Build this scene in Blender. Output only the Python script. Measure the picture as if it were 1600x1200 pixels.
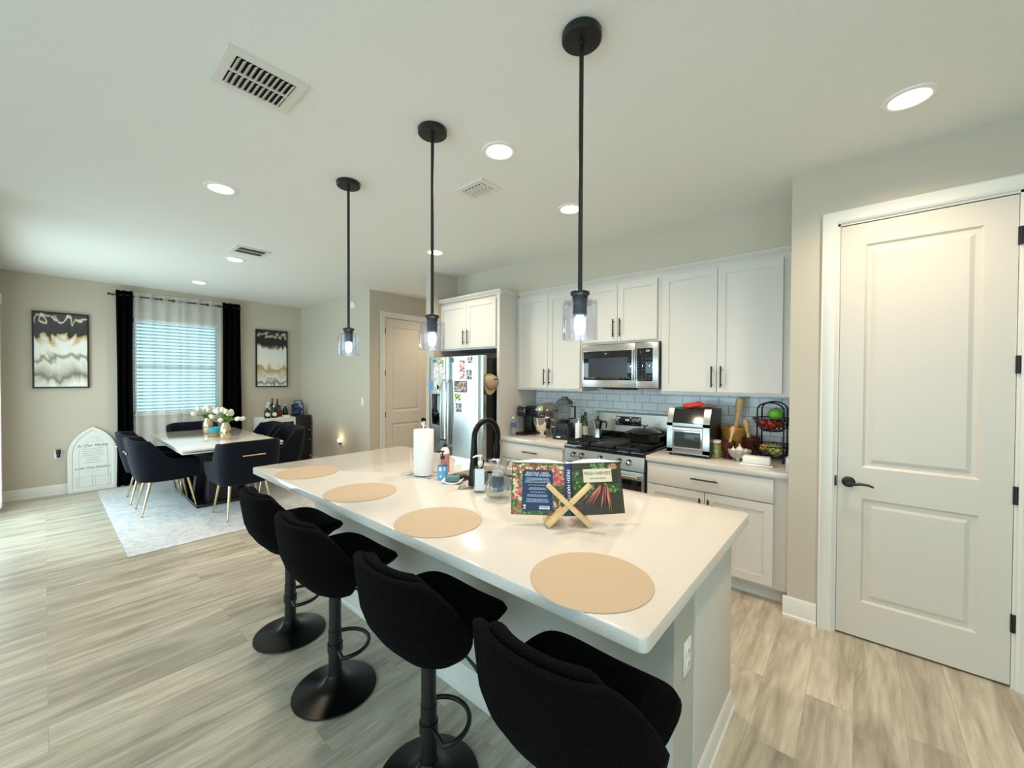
import bpy, bmesh, math, random
from mathutils import Vector, Matrix
for o in list(bpy.data.objects): bpy.data.objects.remove(o)
S = bpy.context.scene
COL = S.collection
PI = math.pi

# ---------------------------------------------------------------- camera
def rot_rows(yaw, pitch, roll):
    cy, sy = math.cos(yaw), math.sin(yaw)
    f = Vector((-sy*math.cos(pitch), cy*math.cos(pitch), math.sin(pitch)))
    r = Vector((cy, sy, 0)); u = r.cross(f)
    c, s = math.cos(roll), math.sin(roll)
    return c*r + s*u, -s*r + c*u, f
CR, CU, CF = rot_rows(math.radians(40.724), math.radians(-0.777), math.radians(0.239))
cam = bpy.data.cameras.new('camera'); camo = bpy.data.objects.new('camera', cam); COL.objects.link(camo)
cam.sensor_width = 36; cam.lens = 36*629.1/1600; cam.clip_start = .02; cam.clip_end = 200
camo.matrix_world = Matrix(((CR.x, CU.x, -CF.x, 0), (CR.y, CU.y, -CF.y, 0), (CR.z, CU.z, -CF.z, 1.55), (0, 0, 0, 1)))
S.camera = camo

# ---------------------------------------------------------------- world, exposure
S.view_settings.view_transform = 'Standard'; S.view_settings.look = 'None'
S.view_settings.exposure = -0.12; S.view_settings.gamma = 1.0
try: S.view_settings.use_curve_mapping = False
except Exception: pass
w = bpy.data.worlds.new('sky'); S.world = w; w.use_nodes = True
bg = w.node_tree.nodes['Background']; bg.inputs[0].default_value = (0.42, 0.80, 1.0, 1); bg.inputs[1].default_value = 3.0

CE = 2.86          # ceiling height
# ---------------------------------------------------------------- daylight through the room's windows
def area(name, loc, direction, sx, sy, power, col, spread=PI):
    l = bpy.data.lights.new(name, 'AREA'); l.shape = 'RECTANGLE'; l.size = sx; l.size_y = sy
    l.energy = power; l.color = col; l.spread = spread
    o = bpy.data.objects.new(name, l); COL.objects.link(o); o.location = loc
    o.rotation_euler = Vector(direction).to_track_quat('-Z', 'Y').to_euler()
    return o
area('daylight_living_windows', (-1.0, -4.42, 1.35), (0, 1, 0), 6.4, 2.2, 78, (0.91, 0.985, 1.0))
area('daylight_side_window', (3.12, -1.6, 1.5), (-1, 0, 0), 3.2, 1.8, 20, (1.0, 0.97, 0.92))
area('daylight_patio_door', (-6.3, -0.40, 1.2), (0, 1, 0.0), 2.0, 2.1, 60, (0.78, 0.96, 1.0))

# ---------------------------------------------------------------- helpers
def lin(c):
    def f(v):
        v = v/255.0
        return v/12.92 if v <= .04045 else ((v+.055)/1.055)**2.4
    return (f(c[0]), f(c[1]), f(c[2]), 1)
def mat(name, rgb, rough=.5, metal=0.0, emit=None, estr=0, spec=None, bump=None, coat=0, trans=0, ior=None, sheen=0, alpha=None, var=None):
    m = bpy.data.materials.new(name); m.use_nodes = True; nt = m.node_tree
    b = nt.nodes['Principled BSDF']
    b.inputs['Base Color'].default_value = lin(rgb); b.inputs['Roughness'].default_value = rough; b.inputs['Metallic'].default_value = metal
    if emit: b.inputs['Emission Color'].default_value = lin(emit); b.inputs['Emission Strength'].default_value = estr
    if spec is not None: b.inputs['Specular IOR Level'].default_value = spec
    if coat: b.inputs['Coat Weight'].default_value = coat
    if trans: b.inputs['Transmission Weight'].default_value = trans
    if ior: b.inputs['IOR'].default_value = ior
    if sheen: b.inputs['Sheen Weight'].default_value = sheen
    if alpha is not None: b.inputs['Alpha'].default_value = alpha
    tc = nt.nodes.new('ShaderNodeTexCoord')
    if var:   # (scale, amount) mottling
        n = nt.nodes.new('ShaderNodeTexNoise'); n.inputs['Scale'].default_value = var[0]; n.inputs['Detail'].default_value = 6
        nt.links.new(tc.outputs['Object'], n.inputs['Vector'])
        r = nt.nodes.new('ShaderNodeValToRGB'); k = var[1]
        r.color_ramp.elements[0].position = .3; r.color_ramp.elements[1].position = .7
        r.color_ramp.elements[0].color = lin([max(0, v*(1-k)) for v in rgb]); r.color_ramp.elements[1].color = lin([min(255, v*(1+k)) for v in rgb])
        nt.links.new(n.outputs['Fac'], r.inputs[0]); nt.links.new(r.outputs[0], b.inputs['Base Color'])
    if bump:  # (scale, strength, distance)
        n = nt.nodes.new('ShaderNodeTexNoise'); n.inputs['Scale'].default_value = bump[0]; n.inputs['Detail'].default_value = 4
        nt.links.new(tc.outputs['Object'], n.inputs['Vector'])
        bn = nt.nodes.new('ShaderNodeBump'); bn.inputs['Strength'].default_value = bump[1]; bn.inputs['Distance'].default_value = bump[2]
        nt.links.new(n.outputs['Fac'], bn.inputs['Height']); nt.links.new(bn.outputs[0], b.inputs['Normal'])
    return m

class MB:
    def __init__(s, T=None): s.bm = bmesh.new(); s.T = T or Matrix(); s.mi = 0
    def v(s, p): return s.bm.verts.new(s.T @ Vector(p))
    def f(s, vs):
        try:
            f = s.bm.faces.new(vs); f.material_index = s.mi; return f
        except ValueError: return None
    def box(s, a, b, bev=0, seg=2):
        x0, y0, z0 = a; x1, y1, z1 = b
        x0, x1 = sorted((x0, x1)); y0, y1 = sorted((y0, y1)); z0, z1 = sorted((z0, z1))
        V = [s.v(p) for p in ((x0,y0,z0),(x1,y0,z0),(x1,y1,z0),(x0,y1,z0),(x0,y0,z1),(x1,y0,z1),(x1,y1,z1),(x0,y1,z1))]
        F = [s.f([V[i] for i in q]) for q in ((3,2,1,0),(4,5,6,7),(0,1,5,4),(1,2,6,5),(2,3,7,6),(3,0,4,7))]
        if bev:
            E = list({e for f in F for e in f.edges})
            bmesh.ops.bevel(s.bm, geom=E, offset=bev, segments=seg, affect='EDGES', profile=.5, material=-1)
        return s
    def quad(s, *ps): s.f([s.v(p) for p in ps]); return s
    def ring(s, c, r, ax, n, ry=None, ph=0):
        ax = Vector(ax).normalized(); t = Vector((0,0,1)) if abs(ax.z) < .9 else Vector((1,0,0))
        u = ax.cross(t).normalized(); w_ = ax.cross(u); ry = r if ry is None else ry
        return [s.v(Vector(c) + u*r*math.cos(ph+2*PI*i/n) + w_*ry*math.sin(ph+2*PI*i/n)) for i in range(n)]
    def skin(s, rings, closed=True, cap0=True, cap1=True):
        n = len(rings[0])
        for a, b in zip(rings, rings[1:]):
            for i in range(n if closed else n-1):
                j = (i+1) % n; s.f([a[i], a[j], b[j], b[i]])
        if cap0: s.f(rings[0][::-1])
        if cap1: s.f(rings[-1])
        return s
    def cyl(s, p0, p1, r0, r1=None, n=16, caps=True):
        r1 = r0 if r1 is None else r1; ax = Vector(p1)-Vector(p0)
        return s.skin([s.ring(p0, max(r0, 1e-4), ax, n), s.ring(p1, max(r1, 1e-4), ax, n)], True, caps, caps)
    def lathe(s, prof, c=(0,0,0), n=24, cap0=True, cap1=True, ax=(0,0,1)):
        ax = Vector(ax).normalized()
        return s.skin([s.ring(Vector(c)+ax*z, max(r, 2e-4), ax, n) for r, z in prof], True, cap0, cap1)
    def tube(s, pts, r, n=8, closed=False):
        P = [Vector(p) for p in pts]; rs = r if isinstance(r, (list, tuple)) else [r]*len(P)
        R = []; u = None; m = len(P)
        for i, p in enumerate(P):
            if closed: t = P[(i+1) % m]-P[i-1]
            else: t = P[min(i+1, m-1)]-P[max(i-1, 0)]
            t.normalize()
            if u is None: u = t.orthogonal().normalized()
            u = (u - t*u.dot(t)); u = u.normalized() if u.length > 1e-6 else t.orthogonal().normalized()
            w_ = t.cross(u)
            R.append([s.v(p + u*rs[i]*math.cos(2*PI*k/n) + w_*rs[i]*math.sin(2*PI*k/n)) for k in range(n)])
        if closed: R.append(R[0]); return s.skin(R, True, False, False)
        return s.skin(R)
    def ball(s, c, r, n=16, m=10, jit=0, T=None):
        r = (r, r, r) if not isinstance(r, (list, tuple)) else r
        R = []
        for j in range(m+1):
            a = PI*j/m; k = max(math.sin(a), .01)
            ring = []
            for i in range(n):
                b = 2*PI*i/n; q = Vector((r[0]*k*math.cos(b), r[1]*k*math.sin(b), -r[2]*math.cos(a)))
                if T: q = T @ q
                ring.append(s.v(Vector(c)+q))
            R.append(ring)
        return s.skin(R)
    def prism(s, poly, d):   # polygon of 3-D points extruded by vector d
        A = [s.v(p) for p in poly]; B = [s.v(Vector(p)+Vector(d)) for p in poly]
        n = len(A)
        for i in range(n): s.f([A[i], A[(i+1) % n], B[(i+1) % n], B[i]])
        s.f(A[::-1]); s.f(B); return s
    def grid(s, fn, nu, nv):
        V = [[s.v(fn(i/nu, j/nv)) for j in range(nv+1)] for i in range(nu+1)]
        for i in range(nu):
            for j in range(nv): s.f([V[i][j], V[i+1][j], V[i+1][j+1], V[i][j+1]])
        return s
    def sring(s, cx, cy, z, rx, ry, e=2.0, n=32, dz=None):
        out = []
        for i in range(n):
            a = 2*PI*i/n; c, d = math.cos(a), math.sin(a)
            x = rx*math.copysign(abs(c)**(2/e), c); y = ry*math.copysign(abs(d)**(2/e), d)
            out.append(s.v((cx+x, cy+y, z + (dz(x, y) if dz else 0))))
        return out
    def shell(s, sections):
        return s.skin([[s.v(p) for p in sec] for sec in sections])
    def done(s, ang=38, fix=True):
        if fix: bmesh.ops.recalc_face_normals(s.bm, faces=s.bm.faces)
        me = bpy.data.meshes.new('m'); s.bm.to_mesh(me); s.bm.free()
        for p in me.polygons: p.use_smooth = True
        me.set_sharp_from_angle(angle=math.radians(ang))
        return me

def obj(name, mb, mats, parent=None, label=None, ang=38, mods=None):
    me = mb.done(ang) if isinstance(mb, MB) else mb
    me.name = name
    for m in (mats if isinstance(mats, (list, tuple)) else [mats]): me.materials.append(m)
    o = bpy.data.objects.new(name, me); COL.objects.link(o)
    if parent: o.parent = parent
    if label: o['label'] = label
    for k in (mods or []):
        if k[0] == 'sub':
            q = o.modifiers.new('s', 'SUBSURF'); q.levels = q.render_levels = k[1]
        if k[0] == 'sol':
            q = o.modifiers.new('t', 'SOLIDIFY'); q.thickness = k[1]; q.offset = 0
        if k[0] == 'bev':
            q = o.modifiers.new('b', 'BEVEL'); q.width = k[1]; q.segments = 2; q.limit_method = 'ANGLE'
    return o
def tag(o, label, cat, group=None):
    o['label'] = label; o['category'] = cat
    if group: o['group'] = group
    return o
def thing(name, label, cat, loc=(0,0,0), rz=0, group=None):
    o = bpy.data.objects.new(name, None); COL.objects.link(o); o.location = loc; o.rotation_euler = (0, 0, rz)
    o.empty_display_size = .05
    return tag(o, label, cat, group)
def struct(name, mb, mats, parent=None, **k):
    o = obj(name, mb, mats, parent, **k)
    if not parent: o['kind'] = 'structure'
    return o
def copy_tree(o, parent=None):
    c = o.copy(); COL.objects.link(c)
    if parent: c.parent = parent
    for ch in [q for q in bpy.data.objects if q.parent == o]: copy_tree(ch, c)
    return c
def dup(o, loc, rz, label, group=None):
    c = copy_tree(o); c.location = loc; c.rotation_euler = (0, 0, rz); c['label'] = label
    if group: c['group'] = group
    return c
def text_mesh(body, size, T, extrude=.0008, align='CENTER', shear=0, xs=1.0):
    cu = bpy.data.curves.new('t', 'FONT'); cu.body = body; cu.size = size; cu.extrude = extrude; cu.align_x = align; cu.align_y = 'CENTER'
    cu.shear = shear
    o = bpy.data.objects.new('t', cu); COL.objects.link(o)
    dg = bpy.context.evaluated_depsgraph_get()
    me = bpy.data.meshes.new_from_object(o.evaluated_get(dg)); bpy.data.objects.remove(o)
    me.materials.clear()
    me.transform(T @ Matrix.Diagonal((xs, 1, 1, 1)))
    return me
def text_part(name, body, size, T, m, parent, **k):
    return obj(name, text_mesh(body, size, T, **k), m, parent)
def frameT(origin, xdir, updir):    # local x,y -> xdir, updir ; z -> outwards
    x = Vector(xdir).normalized(); y = Vector(updir).normalized(); z = x.cross(y)
    o = Vector(origin)
    return Matrix(((x.x, y.x, z.x, o.x), (x.y, y.y, z.y, o.y), (x.z, y.z, z.z, o.z), (0, 0, 0, 1)))
def arc(c, r, a0, a1, n, plane='xz'):
    out = []
    for i in range(n+1):
        a = a0+(a1-a0)*i/n; p, q = r*math.cos(a), r*math.sin(a)
        out.append({'xz': (c[0]+p, c[1], c[2]+q), 'xy': (c[0]+p, c[1]+q, c[2]), 'yz': (c[0], c[1]+p, c[2]+q)}[plane])
    return out

# ---------------------------------------------------------------- materials
M = {}
M['wall'] = mat('wall_paint', (194, 184, 166), .75, bump=(90, .12, .004))
M['ceil'] = mat('ceiling_paint', (230, 229, 222), .9, bump=(45, .2, .005))
M['trim'] = mat('white_trim', (222, 218, 208), .4)
M['door'] = mat('white_door', (209, 201, 188), .42)
M['cab'] = mat('white_cabinet', (210, 205, 196), .38)
M['black'] = mat('matte_black', (9, 9, 10), .42)
M['blackmetal'] = mat('black_metal', (12, 12, 13), .32, .6)
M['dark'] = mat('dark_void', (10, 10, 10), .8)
M['glossblack'] = mat('gloss_black', (7, 8, 12), .07, coat=.5)
M['white'] = mat('white_plastic', (236, 234, 228), .35)
M['steel'] = mat('brushed_steel', (196, 196, 192), .24, 1.0)
M['chrome'] = mat('chrome', (222, 220, 214), .08, 1.0)
M['gold'] = mat('brushed_gold', (216, 190, 146), .25, 1.0)
M['navy'] = mat('navy_velvet', (2, 10, 23), .8, sheen=.04, spec=.2, bump=(160, .1, .002))
M['boucle'] = mat('black_boucle', (3, 3, 4), .95, bump=(150, 1.0, .012), spec=.15)
M['boucle'].node_tree.nodes['Principled BSDF'].inputs['Specular IOR Level'].default_value = .1
M['curtain'] = mat('black_curtain', (3, 4, 6), 1.0, spec=.05)
M['marble'] = mat('white_marble_glass', (225, 222, 214), .06, coat=.6, var=(2.2, .05))
M['wood'] = mat('light_wood', (226, 190, 134), .45, var=(18, .07))
M['bamboo'] = mat('bamboo', (196, 140, 66), .4, var=(14, .12))
M['redwood'] = mat('dark_red_wood', (84, 34, 22), .4, var=(20, .2))
M['mat'] = mat('tan_placemat', (184, 162, 134), .6, bump=(220, .25, .001))
M['paper'] = mat('paper_towel', (240, 236, 228), .9, bump=(120, .3, .002))
M['iron'] = mat('cast_iron', (13, 13, 14), .5)

def glass(name, tint=(1, 1, 1), rough=0.0, mixf=.4, dark=1.0):
    m = bpy.data.materials.new(name); m.use_nodes = True; nt = m.node_tree; nt.nodes.clear()
    o = nt.nodes.new('ShaderNodeOutputMaterial'); tr = nt.nodes.new('ShaderNodeBsdfTransparent'); gl = nt.nodes.new('ShaderNodeBsdfGlossy')
    fr = nt.nodes.new('ShaderNodeLayerWeight'); mx = nt.nodes.new('ShaderNodeMixShader')
    fr.inputs[0].default_value = mixf; sc = nt.nodes.new('ShaderNodeMath'); sc.operation = 'POWER'; sc.inputs[1].default_value = 1.7; sc2 = nt.nodes.new('ShaderNodeMath'); sc2.operation = 'MULTIPLY_ADD'; sc2.inputs[1].default_value = .6; sc2.inputs[2].default_value = .05; nt.links.new(fr.outputs['Facing'], sc.inputs[0]); nt.links.new(sc.outputs[0], sc2.inputs[0]); tr.inputs[0].default_value = (*tint, 1); gl.inputs['Roughness'].default_value = .03
    nt.links.new(sc2.outputs[0], mx.inputs[0]); nt.links.new(tr.outputs[0], mx.inputs[1]); nt.links.new(gl.outputs[0], mx.inputs[2]); nt.links.new(mx.outputs[0], o.inputs[0])
    return m
M['glass'] = glass('clear_glass', (.90, .92, .915))
M['shade'] = glass('lamp_shade_glass', (.95, .955, .99))
M['smoke'] = glass('tinted_jar', (.80, .85, .86))
M['greenglass'] = mat('green_bottle_glass', (36, 52, 20), .08, coat=.4)

def emis(name, rgb, s):
    m = bpy.data.materials.new(name); m.use_nodes = True; nt = m.node_tree; nt.nodes.clear()
    o = nt.nodes.new('ShaderNodeOutputMaterial'); e = nt.nodes.new('ShaderNodeEmission'); e.inputs[0].default_value = lin(rgb); e.inputs[1].default_value = s
    nt.links.new(e.outputs[0], o.inputs[0]); return m
M['bulb'] = emis('pendant_bulb_glow', (205, 232, 255), 7)
M['led'] = emis('downlight_led', (255, 232, 190), 9)
M['display'] = emis('lit_digits', (225, 235, 245), 2.2)

def floor_mat():
    m = bpy.data.materials.new('greige_vinyl_planks'); m.use_nodes = True; nt = m.node_tree; N = nt.nodes; L = nt.links
    b = N['Principled BSDF']; g = N.new('ShaderNodeNewGeometry'); sep = N.new('ShaderNodeSeparateXYZ'); L.new(g.outputs['Position'], sep.inputs[0])
    cmb = N.new('ShaderNodeCombineXYZ'); L.new(sep.outputs['Y'], cmb.inputs['X']); L.new(sep.outputs['X'], cmb.inputs['Y'])
    br = N.new('ShaderNodeTexBrick'); L.new(cmb.outputs[0], br.inputs['Vector'])
    br.inputs['Scale'].default_value = 1; br.inputs['Brick Width'].default_value = 1.22; br.inputs['Row Height'].default_value = .18
    br.inputs['Mortar Size'].default_value = .0012; br.inputs['Mortar Smooth'].default_value = .1; br.offset = .37; br.inputs['Bias'].default_value = 0
    br.inputs['Color1'].default_value = (0, 0, 0, 1); br.inputs['Color2'].default_value = (1, 1, 1, 1); br.inputs['Mortar'].default_value = (.5, .5, .5, 1)
    rnd = N.new('ShaderNodeMath'); rnd.operation = 'MULTIPLY'; rnd.inputs[1].default_value = 37.0; L.new(br.outputs['Color'], rnd.inputs[0])
    # stretched grain along the plank, offset per plank
    mp = N.new('ShaderNodeCombineXYZ')
    a = N.new('ShaderNodeMath'); a.operation = 'MULTIPLY'; a.inputs[1].default_value = .62; L.new(sep.outputs['Y'], a.inputs[0])
    c = N.new('ShaderNodeMath'); c.operation = 'MULTIPLY'; c.inputs[1].default_value = 5.0; L.new(sep.outputs['X'], c.inputs[0])
    L.new(a.outputs[0], mp.inputs['X']); L.new(c.outputs[0], mp.inputs['Y']); L.new(rnd.outputs[0], mp.inputs['Z'])
    n1 = N.new('ShaderNodeTexNoise'); n1.inputs['Scale'].default_value = 2.0; n1.inputs['Detail'].default_value = 7; n1.inputs['Roughness'].default_value = .62; n1.inputs['Distortion'].default_value = .6
    L.new(mp.outputs[0], n1.inputs['Vector'])
    r = N.new('ShaderNodeValToRGB'); L.new(n1.outputs['Fac'], r.inputs[0]); cr = r.color_ramp
    cr.elements[0].position = .25; cr.elements[0].color = lin((146, 136, 120)); cr.elements[1].position = .78; cr.elements[1].color = lin((222, 213, 196))
    e = cr.elements.new(.42); e.color = lin((176, 166, 148)); e = cr.elements.new(.56); e.color = lin((201, 192, 174))
    n2 = N.new('ShaderNodeTexNoise'); n2.inputs['Scale'].default_value = 9; n2.inputs['Detail'].default_value = 6; L.new(mp.outputs[0], n2.inputs['Vector'])
    r2 = N.new('ShaderNodeValToRGB'); r2.color_ramp.elements[0].position = .3; r2.color_ramp.elements[0].color = (.78, .77, .75, 1); r2.color_ramp.elements[1].position = .62; r2.color_ramp.elements[1].color = (1, 1, 1, 1)
    L.new(n2.outputs['Fac'], r2.inputs[0])
    mx = N.new('ShaderNodeMixRGB'); mx.blend_type = 'MULTIPLY'; mx.inputs[0].default_value = 1; L.new(r.outputs[0], mx.inputs[1]); L.new(r2.outputs[0], mx.inputs[2])
    # plank tone
    pt = N.new('ShaderNodeMapRange'); pt.inputs['To Min'].default_value = .93; pt.inputs['To Max'].default_value = 1.05; L.new(br.outputs['Color'], pt.inputs[0])
    m2 = N.new('ShaderNodeMixRGB'); m2.blend_type = 'MULTIPLY'; m2.inputs[0].default_value = 1; L.new(mx.outputs[0], m2.inputs[1]); L.new(pt.outputs[0], m2.inputs[2])
    m3 = N.new('ShaderNodeMixRGB'); m3.inputs[2].default_value = lin((160, 150, 134)); L.new(br.outputs['Fac'], m3.inputs[0]); L.new(m2.outputs[0], m3.inputs[1])
    L.new(m3.outputs[0], b.inputs['Base Color']); b.inputs['Roughness'].default_value = .36
    bp = N.new('ShaderNodeBump'); bp.inputs['Strength'].default_value = .12; bp.inputs['Distance'].default_value = .002; L.new(n2.outputs['Fac'], bp.inputs['Height']); L.new(bp.outputs[0], b.inputs['Normal'])
    return m
M['floor'] = floor_mat()
def quartz_mat():
    m = bpy.data.materials.new('white_quartz'); m.use_nodes = True; nt = m.node_tree; N = nt.nodes; L = nt.links; b = N['Principled BSDF']
    tc = N.new('ShaderNodeTexCoord'); n = N.new('ShaderNodeTexNoise'); n.inputs['Scale'].default_value = 240; n.inputs['Detail'].default_value = 3; L.new(tc.outputs['Object'], n.inputs['Vector'])
    r = N.new('ShaderNodeValToRGB'); r.color_ramp.elements[0].position = .33; r.color_ramp.elements[0].color = lin((196, 190, 180)); r.color_ramp.elements[1].position = .40; r.color_ramp.elements[1].color = lin((211, 204, 194))
    L.new(n.outputs['Fac'], r.inputs[0]); L.new(r.outputs[0], b.inputs['Base Color']); b.inputs['Roughness'].default_value = .11; b.inputs['Specular IOR Level'].default_value = .6
    return m
M['quartz'] = quartz_mat()
def tile_mat():
    m = bpy.data.materials.new('white_subway_tile'); m.use_nodes = True; nt = m.node_tree; N = nt.nodes; L = nt.links; b = N['Principled BSDF']
    g = N.new('ShaderNodeNewGeometry'); sep = N.new('ShaderNodeSeparateXYZ'); L.new(g.outputs['Position'], sep.inputs[0])
    c = N.new('ShaderNodeCombineXYZ'); L.new(sep.outputs['X'], c.inputs['X']); L.new(sep.outputs['Z'], c.inputs['Y'])
    br = N.new('ShaderNodeTexBrick'); br.inputs['Scale'].default_value = 1; br.inputs['Brick Width'].default_value = .155; br.inputs['Row Height'].default_value = .0775; br.inputs['Mortar Size'].default_value = .0022
    br.inputs['Color1'].default_value = lin((226, 229, 229)); br.inputs['Color2'].default_value = lin((218, 222, 223)); br.inputs['Mortar'].default_value = lin((128, 128, 124))
    L.new(c.outputs[0], br.inputs['Vector']); L.new(br.outputs['Color'], b.inputs['Base Color']); b.inputs['Roughness'].default_value = .12
    bp = N.new('ShaderNodeBump'); bp.invert = True; bp.inputs['Strength'].default_value = .5; bp.inputs['Distance'].default_value = .002; L.new(br.outputs['Fac'], bp.inputs['Height']); L.new(bp.outputs[0], b.inputs['Normal'])
    return m
M['tile'] = tile_mat()
def rug_mat():
    m = bpy.data.materials.new('faded_grey_rug'); m.use_nodes = True; nt = m.node_tree; N = nt.nodes; L = nt.links; b = N['Principled BSDF']
    tc = N.new('ShaderNodeTexCoord'); n = N.new('ShaderNodeTexNoise'); n.inputs['Scale'].default_value = 15; n.inputs['Detail'].default_value = 10; n.inputs['Roughness'].default_value = .75
    L.new(tc.outputs['Object'], n.inputs['Vector']); r = N.new('ShaderNodeValToRGB'); r.color_ramp.elements[0].position = .36; r.color_ramp.elements[0].color = lin((182, 184, 190)); r.color_ramp.elements[1].position = .66; r.color_ramp.elements[1].color = lin((222, 220, 216))
    L.new(n.outputs['Fac'], r.inputs[0]); L.new(r.outputs[0], b.inputs['Base Color']); b.inputs['Roughness'].default_value = .95
    bp = N.new('ShaderNodeBump'); bp.inputs['Strength'].default_value = .4; bp.inputs['Distance'].default_value = .004; L.new(n.outputs['Fac'], bp.inputs['Height']); L.new(bp.outputs[0], b.inputs['Normal'])
    return m
M['rug'] = rug_mat()
def art_mat(name, seed, stops, warp):
    # poured-paint abstract: height on the canvas, warped by noise, through bands of colour
    m = bpy.data.materials.new(name); m.use_nodes = True; nt = m.node_tree; N = nt.nodes; L = nt.links; b = N['Principled BSDF']
    tc = N.new('ShaderNodeTexCoord'); mp = N.new('ShaderNodeMapping'); mp.inputs['Location'].default_value = (seed, seed*1.7, seed*.3); L.new(tc.outputs['Generated'], mp.inputs[0])
    n = N.new('ShaderNodeTexNoise'); n.inputs['Scale'].default_value = 1.7; n.inputs['Detail'].default_value = 3; n.inputs['Roughness'].default_value = .42; n.inputs['Distortion'].default_value = 3.2; L.new(mp.outputs[0], n.inputs['Vector'])
    sep = N.new('ShaderNodeSeparateXYZ'); L.new(tc.outputs['Generated'], sep.inputs[0])
    sb = N.new('ShaderNodeMath'); sb.operation = 'SUBTRACT'; sb.inputs[1].default_value = .5; L.new(n.outputs['Fac'], sb.inputs[0])
    ml = N.new('ShaderNodeMath'); ml.operation = 'MULTIPLY'; ml.inputs[1].default_value = warp; L.new(sb.outputs[0], ml.inputs[0])
    ad = N.new('ShaderNodeMath'); ad.operation = 'ADD'; L.new(ml.outputs[0], ad.inputs[0]); L.new(sep.outputs['Z'], ad.inputs[1])
    r = N.new('ShaderNodeValToRGB'); cr = r.color_ramp
    cr.elements[0].position = stops[0][0]; cr.elements[0].color = lin(stops[0][1]); cr.elements[1].position = stops[-1][0]; cr.elements[1].color = lin(stops[-1][1])
    for p, c in stops[1:-1]: e = cr.elements.new(p); e.color = lin(c)
    L.new(ad.outputs[0], r.inputs[0]); L.new(r.outputs[0], b.inputs['Base Color']); b.inputs['Roughness'].default_value = .4
    return m
def sheer_mat():
    m = bpy.data.materials.new('sheer_white_voile'); m.use_nodes = True; nt = m.node_tree; nt.nodes.clear(); N = nt.nodes
    o = N.new('ShaderNodeOutputMaterial'); t = N.new('ShaderNodeBsdfTransparent'); tl = N.new('ShaderNodeBsdfTranslucent'); d = N.new('ShaderNodeBsdfDiffuse')
    tl.inputs[0].default_value = (.85, .9, .9, 1); d.inputs[0].default_value = (.85, .87, .86, 1); t.inputs[0].default_value = (1, 1, 1, 1)
    a = N.new('ShaderNodeMixShader'); a.inputs[0].default_value = .5; nt.links.new(tl.outputs[0], a.inputs[1]); nt.links.new(d.outputs[0], a.inputs[2])
    c = N.new('ShaderNodeMixShader'); c.inputs[0].default_value = .47; nt.links.new(t.outputs[0], c.inputs[1]); nt.links.new(a.outputs[0], c.inputs[2]); nt.links.new(c.outputs[0], o.inputs[0])
    return m
M['sheer'] = sheer_mat()
def blind_mat():
    m = bpy.data.materials.new('white_blind_slat'); m.use_nodes = True; nt = m.node_tree; nt.nodes.clear(); N = nt.nodes
    o = N.new('ShaderNodeOutputMaterial'); tl = N.new('ShaderNodeBsdfTranslucent'); d = N.new('ShaderNodeBsdfDiffuse')
    tl.inputs[0].default_value = (.26, .42, .46, 1); d.inputs[0].default_value = (.85, .87, .86, 1)
    a = N.new('ShaderNodeMixShader'); a.inputs[0].default_value = .45; nt.links.new(tl.outputs[0], a.inputs[1]); nt.links.new(d.outputs[0], a.inputs[2]); nt.links.new(a.outputs[0], o.inputs[0])
    return m
M['slat'] = blind_mat()

# ---------------------------------------------------------------- room shell
def wallbox(name, a, b, m='wall'): return struct(name, MB().box(a, b), M[m])
struct('floor', MB().box((-8.1, -4.6, -.06), (3.3, 5.3, 0)), M['floor'])
struct('ceiling', MB().box((-8.1, -4.6, CE), (3.3, 5.3, CE+.08)), M['ceil'])
XD = -7.95
# dining wall with window opening
wy0, wy1, wz0, wz1 = .84, 1.88, 1.0, 2.40
mb = MB()
mb.box((XD-.15, -.6, 0), (XD, wy0, CE)); mb.box((XD-.15, wy1, 0), (XD, 3.3, CE)); mb.box((XD-.15, wy0, 0), (XD, wy1, wz0)); mb.box((XD-.15, wy0, wz1), (XD, wy1, CE))
struct('wall_dining', mb, M['wall'])
# dining left wall with patio door opening (just outside the frame)
mb = MB(); mb.box((-8.1, -.60, 0), (-7.45, -.45, CE)); mb.box((-5.15, -.60, 0), (-4.5, -.45, CE)); mb.box((-7.45, -.60, 2.4), (-5.15, -.45, CE))
struct('wall_left', mb, M['wall'])
wallbox('wall_living_return', (-4.62, -4.5, 0), (-4.5, -.601, CE))
mb = MB(); mb.box((-4.6, -4.6, 0), (-4.25, -4.45, CE)); mb.box((2.25, -4.6, 0), (3.3, -4.45, CE)); mb.box((-4.25, -4.6, 0), (2.25, -4.45, .2)); mb.box((-4.25, -4.6, 2.5), (2.25, -4.45, CE))
struct('wall_living', mb, M['wall'])
mb = MB(); mb.box((3.15, -4.6, 0), (3.3, -3.25, CE)); mb.box((3.15, .05, 0), (3.3, 3.3, CE)); mb.box((3.15, -3.25, 0), (3.3, .05, .55)); mb.box((3.15, -3.25, 2.45), (3.3, .05, CE))
struct('wall_living_side', mb, M['wall'])
wallbox('wall_middle', (-8.1, 3.15, 0), (-5.65, 3.3, CE))
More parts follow.
